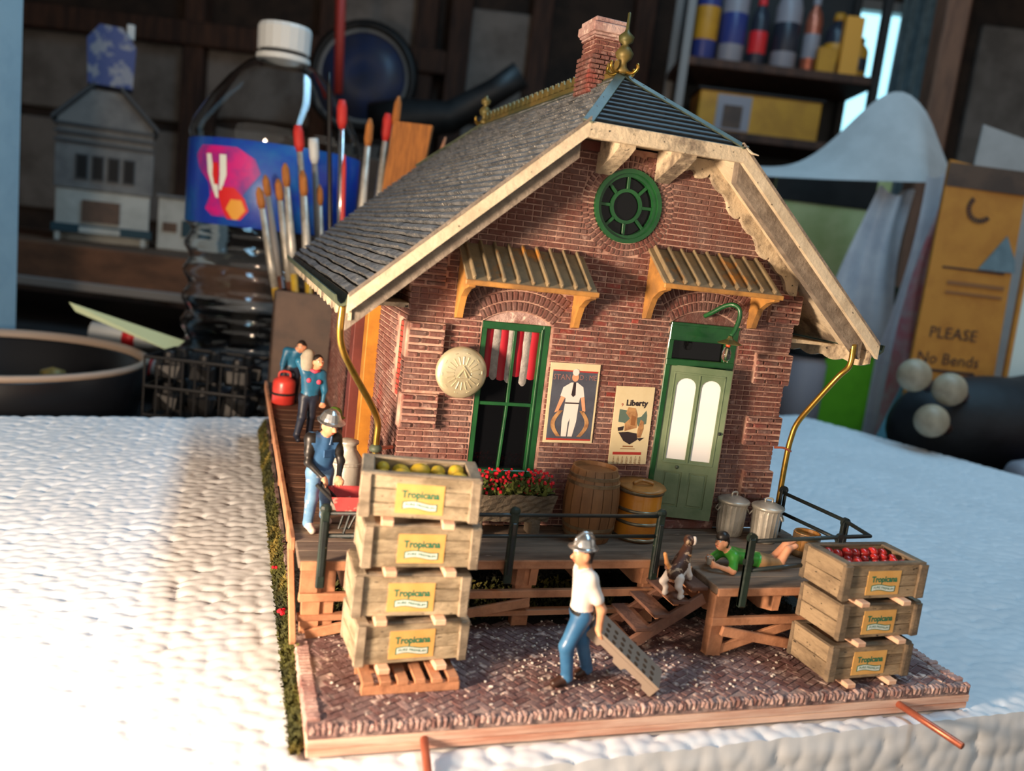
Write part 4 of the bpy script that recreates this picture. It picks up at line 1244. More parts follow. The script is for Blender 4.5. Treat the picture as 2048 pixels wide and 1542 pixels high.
MB().tube([(11.38, -.35, .62), (11.3, -3.2, .78)], .055, 8).build('railing_bar', M['iron'], rl2, smooth=True)
# copper rods pushed into the base front
for p0, p1, lb in (((11.17, -6.1, -2.2), (11.62, -7.75, -2.36), 'bright copper rod poking out of the base under the tomato crates'), ((-.43, -6.1, -2.22), (-.62, -7.9, -2.5), 'copper rod poking out of the base below the lemon crates')):
    p0, p1 = Vector(p0), Vector(p1)
    MB().tube([p0, p0.lerp(p1, .5), p1.lerp(p0, .01), p1], [.085, .085, .085, .07], 14).build('copper_rod', M['copper'], None, smooth=True, label=lb, cat='rod')
# ------------------------------------------------------------------ posters, disc, barrels, cans, planter
def sheet_poly(mb, pts, y): return mb.prism(pts, y, y + .006)
# film-style poster: a man in white carrying two tyres on a slate-blue ground
po = thing('poster', 'slate blue poster of a man in white carrying tyres, pasted beside the tall window', 'poster', (4.36, -.03, 3.49), rot=(0, math.radians(-1.0), 0))
MB().box(-.72, .72, 0, .03, -1.10, 1.10).build('paper_sheet', M['paper'], po)
MB().box(-.64, .66, -.006, 0, -1.02, .90).build('picture_ground', M['poster_blue'], po)
mb = MB(); sheet_poly(mb, [(-.64, .88), (.66, .86), (.66, .905), (-.64, .91)], -.010); sheet_poly(mb, [(-.64, -1.03), (.66, -1.03), (.66, -.985), (-.64, -.975)], -.010)
mb.build('red_border', M['ink_red'], po)
for body, x, z, s_, mm in (('STAN', -.37, .71, .22, 'ink_rose'), ('D : ME', .39, .72, .20, 'ink_rose')):
    t = text_mb(body, s_, sx=.92); MB().add([(a + x, b - .009, c + z) for a, b, c in t.v], t.f).build('lettering', M[mm], po)
mb = MB()
sheet_poly(mb, [(-.30, .44), (-.08, .58), (.10, .58), (.28, .46), (.34, .20), (.22, .16), (.20, .02), (-.20, .02), (-.20, .14), (-.36, .20)], -.012)
sheet_poly(mb, [(-.20, 0), (.20, 0), (.18, -.5), (.10, -.92), (-.03, -.92), (-.01, -.4), (-.06, -.55), (-.07, -.92), (-.22, -.92), (-.24, -.5)], -.012)
sheet_poly(mb, circle(.02, .86, .095, 14), -.016)
mb.build('white_clothes', M['white_cloth'], po)
for nm_, pts_ in (('printed_face', [(x * .85 + .02, z) for x, z in circle(0, .72, .115, 14)]), ('printed_arm', [(-.34, .2), (-.22, .16), (-.38, -.22), (-.48, -.26)]), ('printed_arm', [(.24, .16), (.34, .2), (.42, -.2), (.34, -.24)])):
    sheet_poly(MB(), pts_, -.014).build(nm_, M['skin'], po)
mb = MB(); sheet_poly(mb, [(-.02, .58), (.05, .58), (.07, .24), (.01, .18), (-.05, .24)], -.016); sheet_poly(mb, [(-.20, .03), (.2, .03), (.2, -.01), (-.2, -.01)], -.016)
mb.build('tie_and_belt', M['ink'], po)
for sx in (-1, 1):
    mb = MB(); n = 12
    a = [(sx * (.36 + .20 * math.sin(math.pi * i / n)) + .0, -.2 - .72 * i / n) for i in range(n + 1)]; b = [(sx * (.24 + .20 * math.sin(math.pi * i / n)), -.2 - .72 * i / n) for i in range(n + 1)]
    sheet_poly(mb, a + b[::-1], -.014); mb.build('tyre', M['ink_tan'], po)
# wall calendar
ca = thing('wall_calendar', 'cream wall calendar with a colour picture above the date grid, beside the door', 'calendar', (6.24, -.03, 2.96), rot=(0, math.radians(-1.2), 0))
MB().box(-.585, .585, 0, .03, -1.11, 1.11).build('paper_sheet', M['paper'], ca)
t = text_mb('Liberty', .23, sx=1.0, bold=True); MB().add([(a + .08, b - .004, c + .64) for a, b, c in t.v], t.f).build('lettering', M['ink'], ca)
t = text_mb('9', .13); MB().add([(a - .36, b - .004, c + .58) for a, b, c in t.v], t.f).build('lettering', M['ink_red'], ca)
for mm, polys in (('ink_green', [[(-.42, .46), (-.1, .42), (-.02, .2), (-.1, .0), (-.26, .08), (-.42, .1)], [(.10, .22), (.26, .26), (.4, .44), (.44, .3), (.44, .06), (.2, -.02)]]),
                  ('ink_tan', [[(-.16, .52), (.06, .5), (.14, .32), (.16, -.06), (0, -.1), (-.2, -.16), (-.22, .06), (-.08, .2), (-.22, .36)], [(.26, .18), (.36, .12), (.38, -.08), (.32, -.34), (.2, -.34), (.2, -.1)]]),
                  ('ink_brown', [[(-.04, .3), (.1, .26), (.1, .0), (-.04, .02)]]),
                  ('ink', [[(-.38, -.2), (-.1, -.18), (.18, -.22), (.22, -.4), (.0, -.54), (-.2, -.44)], [(-.42, -.06), (-.24, -.02), (-.26, -.14), (-.4, -.16)], [(.2, -.36), (.42, -.34), (.3, -.44)]])):
    mb = MB()
    for p in polys: sheet_poly(mb, p, {'ink_green': -.004, 'ink_tan': -.006, 'ink_brown': -.008, 'ink': -.010}[mm])
    mb.build('picture', M[mm], ca)
mb = MB(); sheet_poly(mb, [(-.2, -.58), (.12, -.58), (.12, -.62), (-.2, -.62)], -.004); sheet_poly(mb, [(-.26, -.66), (.18, -.66), (.18, -.68), (-.26, -.68)], -.004); mb.build('caption', M['ink_brown'], ca)
mb = MB(); sheet_poly(mb, [(-.48, -.76), (.40, -.76), (.40, -.84), (-.48, -.84)], -.004); mb.build('red_bar', M['ink_red'], ca)
d = 1
mb = MB()
for r in range(4):
    for c in range(7):
        t = text_mb(str(2 + r * 7 + c), .085, sx=.9); mb.add([(a - .44 + c * .135, b - .004, z - .915 + r * -.06 - 0) for a, b, z in t.v], t.f)
mb.build('date_numerals', M['ink_brown'], ca)
# round brass-coloured disc with radial embossing
di = thing('round_sign', 'domed pale brass disc with radiating embossed lines on the brick wall', 'sign', (1.10, -.34, 4.18))
RX = Matrix.Rotation(math.pi / 2, 4, 'X')
MB().lathe([(.66, -.1), (.67, .0), (.62, .06), (.5, .10), (.3, .13), (.0, .14)], 40, M=RX, cap=False).build('dome', M['disc'], di, smooth=True)
for k in range(20):
    a = 2 * math.pi * k / 20
    MB().beam((.22 * math.cos(a), -.135, .22 * math.sin(a)), (.44 * math.cos(a), -.115, .44 * math.sin(a)), .035, .03, .012, up=(0, -1, 0)).build('ray', M['disc'], di)
    if k % 2 == 0:
        MB().beam((.52 * math.cos(a), -.09, .52 * math.sin(a)), (.52 * math.cos(a + .18), -.09, .52 * math.sin(a + .18)), .03, .03, .01, up=(0, -1, 0)).build('rim_dash', M['disc'], di)
for p0, p1 in (((-.14, -.15, -.12), (0.02, -.15, .12)), ((0.02, -.15, .12), (.12, -.15, -.1)), ((0, -.15, .2), (.2, -.15, -.06)), ((-.1, -.15, -.1), (.14, -.15, -.1))):
    MB().beam(p0, p1, .04, .03, .012, up=(0, -1, 0)).build('emblem_bar', M['disc'], di)

def barrel(name, label, loc, h, rm, re, mm, staves, tilt=0):
    b = thing(name, label, 'barrel', loc, rot=(0, tilt, 0))
    n = staves
    for k in range(n):
        a0, a1 = 2 * math.pi * k / n + .012, 2 * math.pi * (k + 1) / n - .012
        def st(u, v, a0=a0, a1=a1):
            z = h * v; r = re + (rm - re) * (1 - (2 * v - 1) ** 2)
            a = a0 + (a1 - a0) * u
            return (r * math.cos(a), r * math.sin(a), z)
        MB().grid(st, 2, 10).build('stave', M[mm], b, smooth=True)
    pr = [(re + (rm - re) * (1 - (2 * v - 1) ** 2) - .03, h * v) for v in (0, .25, .5, .75, 1)]
    MB().lathe(pr, n * 2, cap=False).build('inner_shell', M[mm], b)
    MB().lathe([(0, h - .1), (re - .05, h - .1), (re - .04, h), (re + .005, h + .005), (re + .01, h - .02)][::1], 30, cap=False).build('head', M[mm], b)
    for v in (.1, .2, .8, .89):
        r = re + (rm - re) * (1 - (2 * v - 1) ** 2)
        MB().lathe([(r - .01, h * v - .05), (r + .02, h * v - .04), (r + .02, h * v + .04), (r - .01, h * v + .05)], 32, cap=False).build('hoop', M['hoop'], b)
    return b
barrel('barrel', 'tall brown wooden barrel standing on the deck under the posters', (4.93, -.86, 0), 1.98, .75, .60, 'barrel', 16)
barrel('keg', 'small open tan keg on the deck behind the tomato crates', (10.98, -2.2, 0), .66, .36, .35, 'lid_tan', 12)
# golden drum with dished tan lid
dr = thing('metal_drum', 'golden yellow drum with grey bands and a dished tan lid, beside the brown barrel', 'drum', (6.42, -.78, 0))
MB().lathe([(.58, 0), (.62, .06), (.61, .3), (.60, 1.3), (.58, 1.36)], 30, fn=lambda k, z: 1 + .008 * math.sin(k * 1.7 + z * 3)).build('body', M['drum'], dr, smooth=True)
for z, h_ in ((.02, .1), (.46, .1), (.80, .1), (1.30, .14)):
    MB().lathe([(.60, z), (.645, z + .02), (.645, z + h_ - .02), (.60, z + h_)], 30, cap=False).build('band', M['drum_band'], dr, smooth=True)
lidm = Matrix.Translation((0, 0, 1.46)) @ Matrix.Rotation(math.radians(4), 4, 'X')
MB().lathe([(.4, -.06), (.66, -.02), (.68, .02), (.5, .0), (.3, .05), (.15, .02), (0, .03)], 28, M=lidm, fn=lambda k, z: 1 + .015 * math.sin(k * 2.3)).build('lid', M['lid_tan'], dr, smooth=True)
MB().tube(spline([(-.3, -.1, 1.55), (0, .0, 1.60), (.3, -.12, 1.55)], 4), .05, 6).build('lid_cord', M['lid_tan'], dr, smooth=True)
# two dustbins
def dustbin(loc, label, rz):
    d_ = thing('dustbin', label, 'bin', loc, rz); d_.scale = (.86, .86, .96)
    n = 60
    MB().lathe([(.40, 0), (.42, .03), (.44, .2), (.47, .9), (.48, 1.02)], n, fn=lambda k, z: 1 + (.03 if k % 3 == 0 and .06 < z < .95 else 0)).build('body', M['silver'], d_)
    for a in (2.6, 5.7):
        MB().tube(spline([(.48 * math.cos(a - .25), .48 * math.sin(a - .25), .86), (.55 * math.cos(a - .2), .55 * math.sin(a - .2), .74), (.55 * math.cos(a + .2), .55 * math.sin(a + .2), .74), (.48 * math.cos(a + .25), .48 * math.sin(a + .25), .86)], 3), .025, 6).build('side_handle', M['silver'], d_)
    l = MB().lathe([(.50, .98), (.54, 1.0), (.54, 1.07), (.5, 1.10), (.38, 1.13), (.3, 1.17), (.2, 1.19), (.0, 1.21)], 32, cap=False).build('lid', M['silver'], d_, smooth=True)
    MB().tube(spline([(-.12, 0, 1.18), (-.11, 0, 1.30), (.11, 0, 1.30), (.12, 0, 1.18)], 4), .035, 6).build('lid_handle', M['silver'], l, smooth=True)
dustbin((9.60, -.52, 0), 'ribbed silver dustbin standing next to the open door leaf', .3)
dustbin((10.40, -1.06, 0), 'ribbed silver dustbin at the wall corner below the brass downspout', -.2)
# planter under the window
pl = thing('flower_planter', 'rough grey stone planter with red flowers under the tall window', 'planter', (2.62, -.62, 0))
def rough_box(x0, x1, y0, y1, z0, z1, n, amp, taper):
    mb = MB()
    def f(face):
        def g(u, v):
            z = z0 + (z1 - z0) * v; tp = taper * (1 - v)
            X0, X1, Y0_, Y1_ = x0 + tp, x1 - tp, y0 + tp, y1 - tp
            if face == 0: p = (X0 + (X1 - X0) * u, Y0_)
            elif face == 1: p = (X1, Y0_ + (Y1_ - Y0_) * u)
            elif face == 2: p = (X1 + (X0 - X1) * u, Y1_)
            else: p = (X0, Y1_ + (Y0_ - Y1_) * u)
            e = amp * (math.sin(p[0] * 9 + v * 7) * math.sin(p[1] * 8 + v * 11 + p[0] * 4)) * (1 if 0 < u < 1 else .3)
            return (p[0] + e, p[1] + e, z + e * .6)
        return g
    for k in range(4): mb.grid(f(k), n, 8)
    return mb
rough_box(-1.32, 1.28, -.42, .42, .40, 1.18, 14, .035, .16).build('trough', M['stone'], pl, smooth=False)
MB().box(-1.2, 1.16, -.34, .34, 1.0, 1.12).build('soil', M['soil'], pl)
for x in (-.8, .8): MB().box(x - .14, x + .14, -.26, .26, 0, .46, .03).build('foot', M['stone'], pl)
tufts((-1.2, 1.15, -.34, .34), 900, lambda x, y, r: 1.05 + r * .35, .16, [M['leaf']], 'foliage', pl)
fl = MB()
for _ in range(210):
    x = random.choice((random.gauss(-.35, .3), random.gauss(.7, .28), random.gauss(-.9, .15))); y = random.uniform(-.35, .32)
    x = max(-1.2, min(1.15, x))
    fl.ball((x, y, 1.42 + random.uniform(-.18, .34) - abs(y) * .2), random.uniform(.03, .055), 5, 3)
o = fl.build('blossoms', M['flower'], pl); o['kind'] = 'stuff'

# ------------------------------------------------------------------ crates
CW, CD, CH = 2.42, 1.38, .96
lab_t = text_mb('Tropicana', .235, bold=True, sx=.80); lab_p = text_mb('PURE PREMIUM', .095, sx=.95)
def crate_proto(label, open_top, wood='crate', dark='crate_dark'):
    c = thing('fruit_crate', label, 'crate', (0, 0, 0))
    t = .09
    for yy, sgn in ((-CD / 2, 1), (CD / 2, -1)):
        for k in range(3):
            z0 = .02 + k * CH / 3
            MB().box(-CW / 2 + .06, CW / 2 - .06, min(yy, yy + sgn * t), max(yy, yy + sgn * t), z0, z0 + CH / 3 - .014, .015, jit=.008).build('slat', M[wood], c)
    for xx, sgn in ((-CW / 2, 1), (CW / 2, -1)):
        for k in range(2):
            z0 = .02 + k * CH / 2
            MB().box(min(xx, xx + sgn * .1), max(xx, xx + sgn * .1), -CD / 2 + .04, CD / 2 - .04, z0, z0 + CH / 2 - .012, .015, jit=.008).build('end_board', M[wood], c)
        for yy in (-CD / 2 - .07, CD / 2 - .07):
            MB().box(min(xx - sgn * .02, xx + sgn * .2), max(xx - sgn * .02, xx + sgn * .2), yy, yy + .14, 0, CH + .01, .02, jit=.015).build('corner_batten', M[dark], c)
    # rim boards on top
    for a in ((-CW / 2, CW / 2, -CD / 2 - .02, -CD / 2 + .16), (-CW / 2, CW / 2, CD / 2 - .16, CD / 2 + .02), (-CW / 2 - .02, -CW / 2 + .24, -CD / 2, CD / 2), (CW / 2 - .24, CW / 2 + .02, -CD / 2, CD / 2)):
        MB().box(*a, CH - .01, CH + .06, .02, jit=.01).build('rim_board', M[dark], c)
    MB().box(-CW / 2 + .1, CW / 2 - .1, -CD / 2 + .09, CD / 2 - .09, .02, .08 if open_top else CH - .04).build('floor_board', M[dark], c)
    for x in (-.62, .62):
        MB().box(x - .13, x + .13, -CD / 2 - .22, CD / 2 + .1, -.13, .01, .02).build('runner', M['runner'], c)
    l = MB().box(-.50, .48, -CD / 2 - .012, -CD / 2 + .02, .12, .80).build('label', M['label_yellow'], c)
    yl = -CD / 2 - .012
    MB().add([(a, yl + b, z + .56) for a, b, z in lab_t.v], lab_t.f).build('lettering', M['label_green'], l)
    n = 10
    w = lambda u: .03 * math.sin(u * 5.5)
    for hw, mm, off in ((.36, 'label_green', -.005), (.335, 'label_white', -.009)):
        e = .085 if mm == 'label_green' else .065
        top = [(-hw + 2 * hw * i / n, .31 + e + w(i / n)) for i in range(n + 1)]; bot = [(-hw + 2 * hw * i / n, .31 - e + w(i / n)) for i in range(n + 1)]
        MB().prism(top + bot[::-1], yl + off, yl + off + .003).build('ribbon', M[mm], l)
    MB().add([(a, yl + b - .010, z + .31 + w((a + .36) / .72)) for a, b, z in lab_p.v], lab_p.f).build('lettering', M['label_green'], l)
    return c
stack_l = [(-.55, -3.98, -1.405, 4, 'bottom fruit crate of the lemon stack, resting on the wooden pallet'),
           (-.62, -4.02, -.34, -1, 'second fruit crate from the bottom of the lemon stack'),
           (-.50, -4.02, .725, -2, 'third fruit crate from the bottom of the lemon stack'),
           (-.56, -4.06, 1.79, -9, 'top fruit crate of the lemon stack, open and filled with lemons')]
stack_r = [(10.42, -5.12, -1.70, 2, 'bottom fruit crate of the tomato stack, near the copper rod'),
           (10.52, -5.06, -.69, 3, 'middle fruit crate of the tomato stack'),
           (10.40, -5.10, .32, 2, 'top fruit crate of the tomato stack, open and filled with red tomatoes')]
for st, grp in ((stack_l, 'stacked fruit crates'), (stack_r, 'stacked fruit crates')):
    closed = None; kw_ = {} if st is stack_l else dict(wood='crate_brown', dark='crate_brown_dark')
    for i, (x, y, z, a, lb) in enumerate(st):
        top = i == len(st) - 1
        if top: c = crate_proto(lb, True, **kw_)
        elif closed is None: c = closed = crate_proto(lb, False, **kw_)
        else: c = copy_tree(closed)
        c.location = Vector((x, y, z)) * U; c.rotation_euler = (0, 0, math.radians(a)); c['label'] = lb; c['group'] = grp; c.scale = (1, 1, .92 if st is stack_l else .87)
def fill(crate, n, name, label, cat, grp, r, mm, lemon):
    m = [MB().ball((0, 0, 0), (rr * (1.25 if lemon else 1.0), rr, rr * .95), 12, 8).mesh(name, M[mm], True) for rr in (r, r * .85, r * 1.1)]
    cx, cy, cz = crate.location.x / U, crate.location.y / U, crate.location.z / U; a = crate.rotation_euler.z
    X, Y = CW / 2 - .26 - r, CD / 2 - .2 - r
    pts = []
    nx = int(2 * X / (r * 1.9)) + 1; ny = int(2 * Y / (r * 1.9)) + 1
    for i in range(nx):
        for j in range(ny):
            pts.append((-X + 2 * X * i / max(1, nx - 1) + random.uniform(-.02, .02), -Y + 2 * Y * j / max(1, ny - 1) + random.uniform(-.02, .02), CH - .15 - (.0 if not lemon else .02) + random.uniform(-.05, .06)))
    for k, (px, py, pz) in enumerate(pts):
        q = rotz(a) @ Vector((px, py, pz * crate.scale.z))
        o = link(name, m[k % 3], None, (cx + q.x, cy + q.y, cz + q.z), rot=(random.uniform(-.4, .4), random.uniform(-.4, .4), random.uniform(0, 6)), label=label, cat=cat, group=grp)
# lift of false bottoms so the fruit rests on something inside
for lb, mm in (('lemons', 'crate_dark'), ('tomatoes', 'crate_dark')): pass
tops = [o for o in COL.objects if o.name.startswith('fruit_crate') and 'open and filled' in o.get('label', '')]
for c in tops:
    lem = 'lemons' in c['label']
    MB().box(-CW / 2 + .1, CW / 2 - .1, -CD / 2 + .09, CD / 2 - .09, .3, CH - .32).build('packing_board', M['crate_dark'], c)
    if lem: fill(c, 16, 'lemon', 'yellow lemon lying in the open top crate of the lemon stack', 'lemon', 'lemons in the top crate', .17, 'lemon', True)
    else: fill(c, 30, 'tomato', 'shiny red tomato lying in the open top crate beside the railing', 'tomato', 'tomatoes in the top crate', .13, 'apple', False)
# pallet below the lemon stack
pa = thing('wooden_pallet', 'small slatted wooden pallet under the lemon crates', 'pallet', (-.55, -4.25, ZB), math.radians(1))
for k in range(6):
    MB().box(-1.03 + k * .36, -1.03 + k * .36 + .24, -.88, .9, .20, .30, .015, jit=.01).build('slat', M['raw_wood'], pa)
for y in (-.86, 0, .78): MB().box(-1.04, 1.04, y, y + .14, .0, .2, .015, jit=.01).build('bearer', M['raw_wood'], pa)

# grey plastic ramp plate dragged by the man in the white shirt
d = Vector((1.35, -.72, -1.12)); d.normalize()
wv = Vector((.62, .78, 0)); nrm = d.cross(wv).normalized()
if nrm.z < 0: nrm = -nrm
wv = nrm.cross(d)
if wv.y < 0: wv = -wv
MP = Matrix((d, wv, nrm)).transposed().to_4x4(); MP.translation = Vector((3.40, -5.16, -.46))
pp = thing('plastic_pallet', 'grey slotted plastic pallet dragged along the paving by the man in white', 'pallet', tuple(MP.translation))
pp.matrix_world = Matrix.Translation(MP.translation * U) @ MP.to_3x3().to_4x4()
LP, WP = 1.96, .80
holes = []
for i in range(8):
    for j in range(3):
        x = .13 + i * .225; y = .1 + j * .22
        holes.append([(x + q[0] * .055, y + q[1] * .075) for q in ((-1, -.6), (0, -1), (1, -.6), (1, .6), (0, 1), (-1, .6))])
hp = holes_panel([(0, 0), (LP, 0), (LP, WP), (0, WP)], holes, 0, .08)
MB().add([(x, z, -y) for x, y, z in hp.v], hp.f).build('slotted_deck', M['plastic_grey'], pp)
for j, y in enumerate((0.0, .36, .72)):
    out = [(0, -.07), (LP, -.07)] + [(LP, -.30), (1.7, -.30), (1.65, -.22), (1.15, -.22), (1.1, -.32), (.85, -.32), (.8, -.22), (.4, -.22), (.36, -.30), (0, -.30)]
    MB().prism(out, y, y + .07).build('skid', M['plastic_grey'], pp)
# milk churn, wheelbarrow and the red can on the side deck
mc = thing('milk_churn', 'silver milk churn with narrow shoulders beside the man in blue overalls', 'churn', (-1.35, 1.35, 0))
MB().lathe([(.40, 0), (.44, .04), (.44, 1.2), (.42, 1.26), (.44, 1.3), (.38, 1.42), (.24, 1.62), (.22, 1.74), (.28, 1.80), (.28, 1.86), (.12, 1.92), (.0, 1.93)], 24).build('body', M['silver'], mc, smooth=True)
for z in (.3, 1.22): MB().lathe([(.44, z), (.46, z + .02), (.46, z + .08), (.44, z + .1)], 24, cap=False).build('ring', M['silver'], mc)
wbw = thing('wheelbarrow', 'worn red wheelbarrow with black handles pushed by the man in blue overalls', 'wheelbarrow', (-1.32, -.85, .01))
def tray(u, v):
    x = -.62 + 1.24 * u; y = -.42 + .84 * v
    e = max(abs(2 * u - 1), abs(2 * v - 1))
    return (x * (1 + .12 * (e > .8)), y * (1 + .15 * (e > .8)), .62 + (.5 if e > .8 else 0) + .1 * (x > .3 and e > .8))
MB().grid(tray, 10, 10).build('tray', M['barrow_red'], wbw)
for y in (-.34, .34):
    MB().tube([(-1.05, y, 1.38), (-.5, y * .9, .85), (.3, y * .6, .5), (.75, y * .3, .34)], .05, 8).build('handle', M['black'], wbw, smooth=True)
    MB().tube([(-.2, y, .66), (-.35, y, .05), (-.1, y, .05), (.1, y, .55)], .035, 6).build('leg', M['iron'], wbw)
wh = MB().lathe([(.22, -.06), (.30, -.06), (.32, 0), (.30, .06), (.22, .06), (.22, -.06)], 20, M=Matrix.Translation((.78, 0, .32)) @ Matrix.Rotation(math.pi / 2, 4, 'X'), cap=False).build('wheel', M['black'], wbw, smooth=True)
for k in range(5):
    a = k * 1.2566
    MB().tube([(.78, 0, .32), (.78 + .24 * math.cos(a), 0, .32 + .24 * math.sin(a))], .018, 5).build('spoke', M['iron'], wh)
rt = thing('red_can', 'red fuel can standing at the far end of the side deck', 'can', (-2.3, 14.6, 0), 0)
rt.scale = (1.15, 1.15, 1.3)
MB().lathe([(.36, 0), (.4, .04), (.4, .7), (.36, .78), (.18, .88), (.1, .9)], 18).build('body', M['red_tin'], rt, smooth=True)
MB().tube(spline([(-.2, 0, .84), (-.16, 0, 1.02), (.16, 0, 1.02), (.2, 0, .84)], 4), .04, 6).build('handle', M['red_tin'], rt, smooth=True)
MB().lathe([(.4, .3), (.415, .32), (.415, .36), (.4, .38)], 18, cap=False).build('band', M['black'], rt)
# ------------------------------------------------------------------ painted miniature people and the dog
def V3(*a): return np.array(a, float)
def hand_prims(w, e, out, side, mi, s=1.0, curl=.6):
    """w wrist, e elbow, out: direction the palm faces; five fingers, thumb off the side of the palm"""
    d = (w - e) / np.linalg.norm(w - e)
    out = np.array(out, float); out -= d * (out @ d); out /= np.linalg.norm(out)
    sd = np.cross(d, out) * side
    P = []
    pc = w + d * .10 * s
    P.append((w, w + d * .04 * s, .055 * s, .06 * s, mi))
    for k, off in enumerate((-.075, -.026, .024, .072)):
        a = pc + sd * off * s; P.append((w + d * .02 * s, a, .045 * s, .030 * s, mi))
        L = (.13, .16, .15, .115)[k] * s
        b = a + d * L * .5 * (1 - curl * .3) + out * L * .4 * curl
        c = b + d * L * .35 * (1 - curl) + out * L * .55 * curl
        P.append((a, b, .024 * s, .022 * s, mi)); P.append((b, c, .022 * s, .018 * s, mi))
    a = w + d * .04 * s + sd * -.05 * s
    b = a + sd * -.05 * s + d * .05 * s + out * .02 * s; c = b + d * .05 * s + out * .04 * s
    P.append((a, b, .032 * s, .028 * s, mi)); P.append((b, c, .028 * s, .022 * s, mi))
    return P
def person(name, label, loc, J, face, pal, mats, hair=None, hat=None, belt=None, paint=None, s=1.0, sleeve=.5, palm=None, step=.018, hands=True, extra=()):
    """J: joints in the figure's own frame (centimetres); face: horizontal look direction;
       pal: material index for torso, upper arm, forearm, hips/legs, shin, shoe"""
    T, UA, FA, LG, SH, SO = pal
    f = np.array(face, float); f /= np.linalg.norm(f); r = np.cross(f, (0, 0, 1)); r /= np.linalg.norm(r); u = np.cross(r, f)
    j = {k: np.array(v, float) for k, v in J.items()}
    h = j['head']
    P = []
    RM_ = np.stack([r, f, u], 1)
    P.append(('e', h, (.165 * s, .19 * s, .23 * s), RM_, 0))
    P.append(('e', h + f * .06 * s - u * .10 * s, (.12 * s, .13 * s, .13 * s), RM_, 0))          # jaw
    P.append((h + f * .18 * s + u * .01 * s, h + f * .23 * s - u * .06 * s, .025 * s, .045 * s, 0))  # nose
    P.append((h + f * .17 * s - u * .14 * s + r * .03 * s, h + f * .17 * s - u * .14 * s - r * .03 * s, .022 * s, .022 * s, 0))
    for q in (-1, 1): P.append(('e', h + r * .17 * s * q - u * .02 * s, (.03 * s, .05 * s, .07 * s), RM_, 0))
    P.append((h - u * .16 * s, j['neck'], .10 * s, .12 * s, 0))
    ch, pe = j['chest'], j['pelvis']
    for q in ('l', 'r'):
        sh, hp = j['sh_' + q], j['hip_' + q]
        P.append((j['neck'] * .5 + ch * .5, sh, .16 * s, .15 * s, T))
        P.append((sh * .75 + ch * .25, hp * .55 + pe * .45 + (ch - pe) * .12, .19 * s, .185 * s, T))
        P.append((pe, hp, .2 * s, .2 * s, LG))
        P.append((sh, sh + (j['el_' + q] - sh) * sleeve, .14 * s, .125 * s, T if UA == T else UA))
        if sleeve < 1: P.append((sh + (j['el_' + q] - sh) * sleeve, j['el_' + q], .095 * s, .085 * s, UA if UA != T else FA))
        P.append((j['el_' + q], j['wr_' + q], .088 * s, .06 * s, FA))
        P.append((hp, j['kn_' + q], .20 * s, .145 * s, LG))
        P.append((j['kn_' + q], j['an_' + q], .145 * s, .115 * s, SH))
        P.append((j['an_' + q] - np.array((0, 0, .02)), j['toe_' + q], .095 * s, .085 * s, SO))
        if hands:
            P += hand_prims(j['wr_' + q], j['el_' + q], (palm or {}).get(q, tuple(-r * (1 if q == 'r' else -1))), 1 if q == 'r' else -1, 0, s * 1.05)
    P.append((ch, pe, .21 * s, .2 * s, T))
    P += list(extra)
    V, F, mi, C = sdf(P, step, .07 * s, .12)
    if paint is not None:
        for fn, m_ in paint: mi[fn(C)] = m_
    root = thing(name, label, 'person', loc)
    link('body', np_mesh('body', V, F, mats, mi), root)
    for q in (-1, 1):
        e = h + f * .165 * s + r * .068 * s * q + u * .035 * s
        b = MB().ball(e, (.036 * s, .028 * s, .034 * s), 8, 5).build('eye', M['eye_white'], root, smooth=True)
        MB().ball(e + f * .018 * s, (.02 * s, .018 * s, .022 * s), 8, 5).build('pupil', M['eye_black'], b, smooth=True)
        MB().tube([e + u * .05 * s - r * .035 * s, e + u * .056 * s + f * .012, e + u * .05 * s + r * .035 * s], .012 * s, 5).build('brow', M['hair'], b)
    MB().tube([h + f * .185 * s - u * .125 * s + r * .05 * s, h + f * .20 * s - u * .13 * s, h + f * .185 * s - u * .125 * s - r * .05 * s], .014 * s, 6).build('mouth', M['lips'], root)
    if hair:
        HP = [('e', h - f * .035 * s + u * .05 * s, (.185 * s, .19 * s, .215 * s), RM_, 0)]
        for q in (-1, 1): HP.append((h - f * .08 * s + r * .13 * s * q + u * .02 * s, h - f * .1 * s + r * .12 * s * q - u * .13 * s, .06 * s, .05 * s, 0))
        HP.append((h - f * .12 * s + u * .0, h - f * .12 * s - u * .14 * s, .09 * s, .07 * s, 0))
        v, f2, _, c2 = sdf(HP, .025, .05, .1)
        # open the face side
        keep = ~(((c2 - h) @ f > .07 * s) & ((c2 - h) @ u < .11 * s))
        link('hair', np_mesh('hair', v, f2[keep], hair), root)
    return root, j, h, f, r, u
def frame_M(o, r, f, u):
    m = Matrix((r, f, u)).transposed().to_4x4(); m.translation = Vector(o); return m

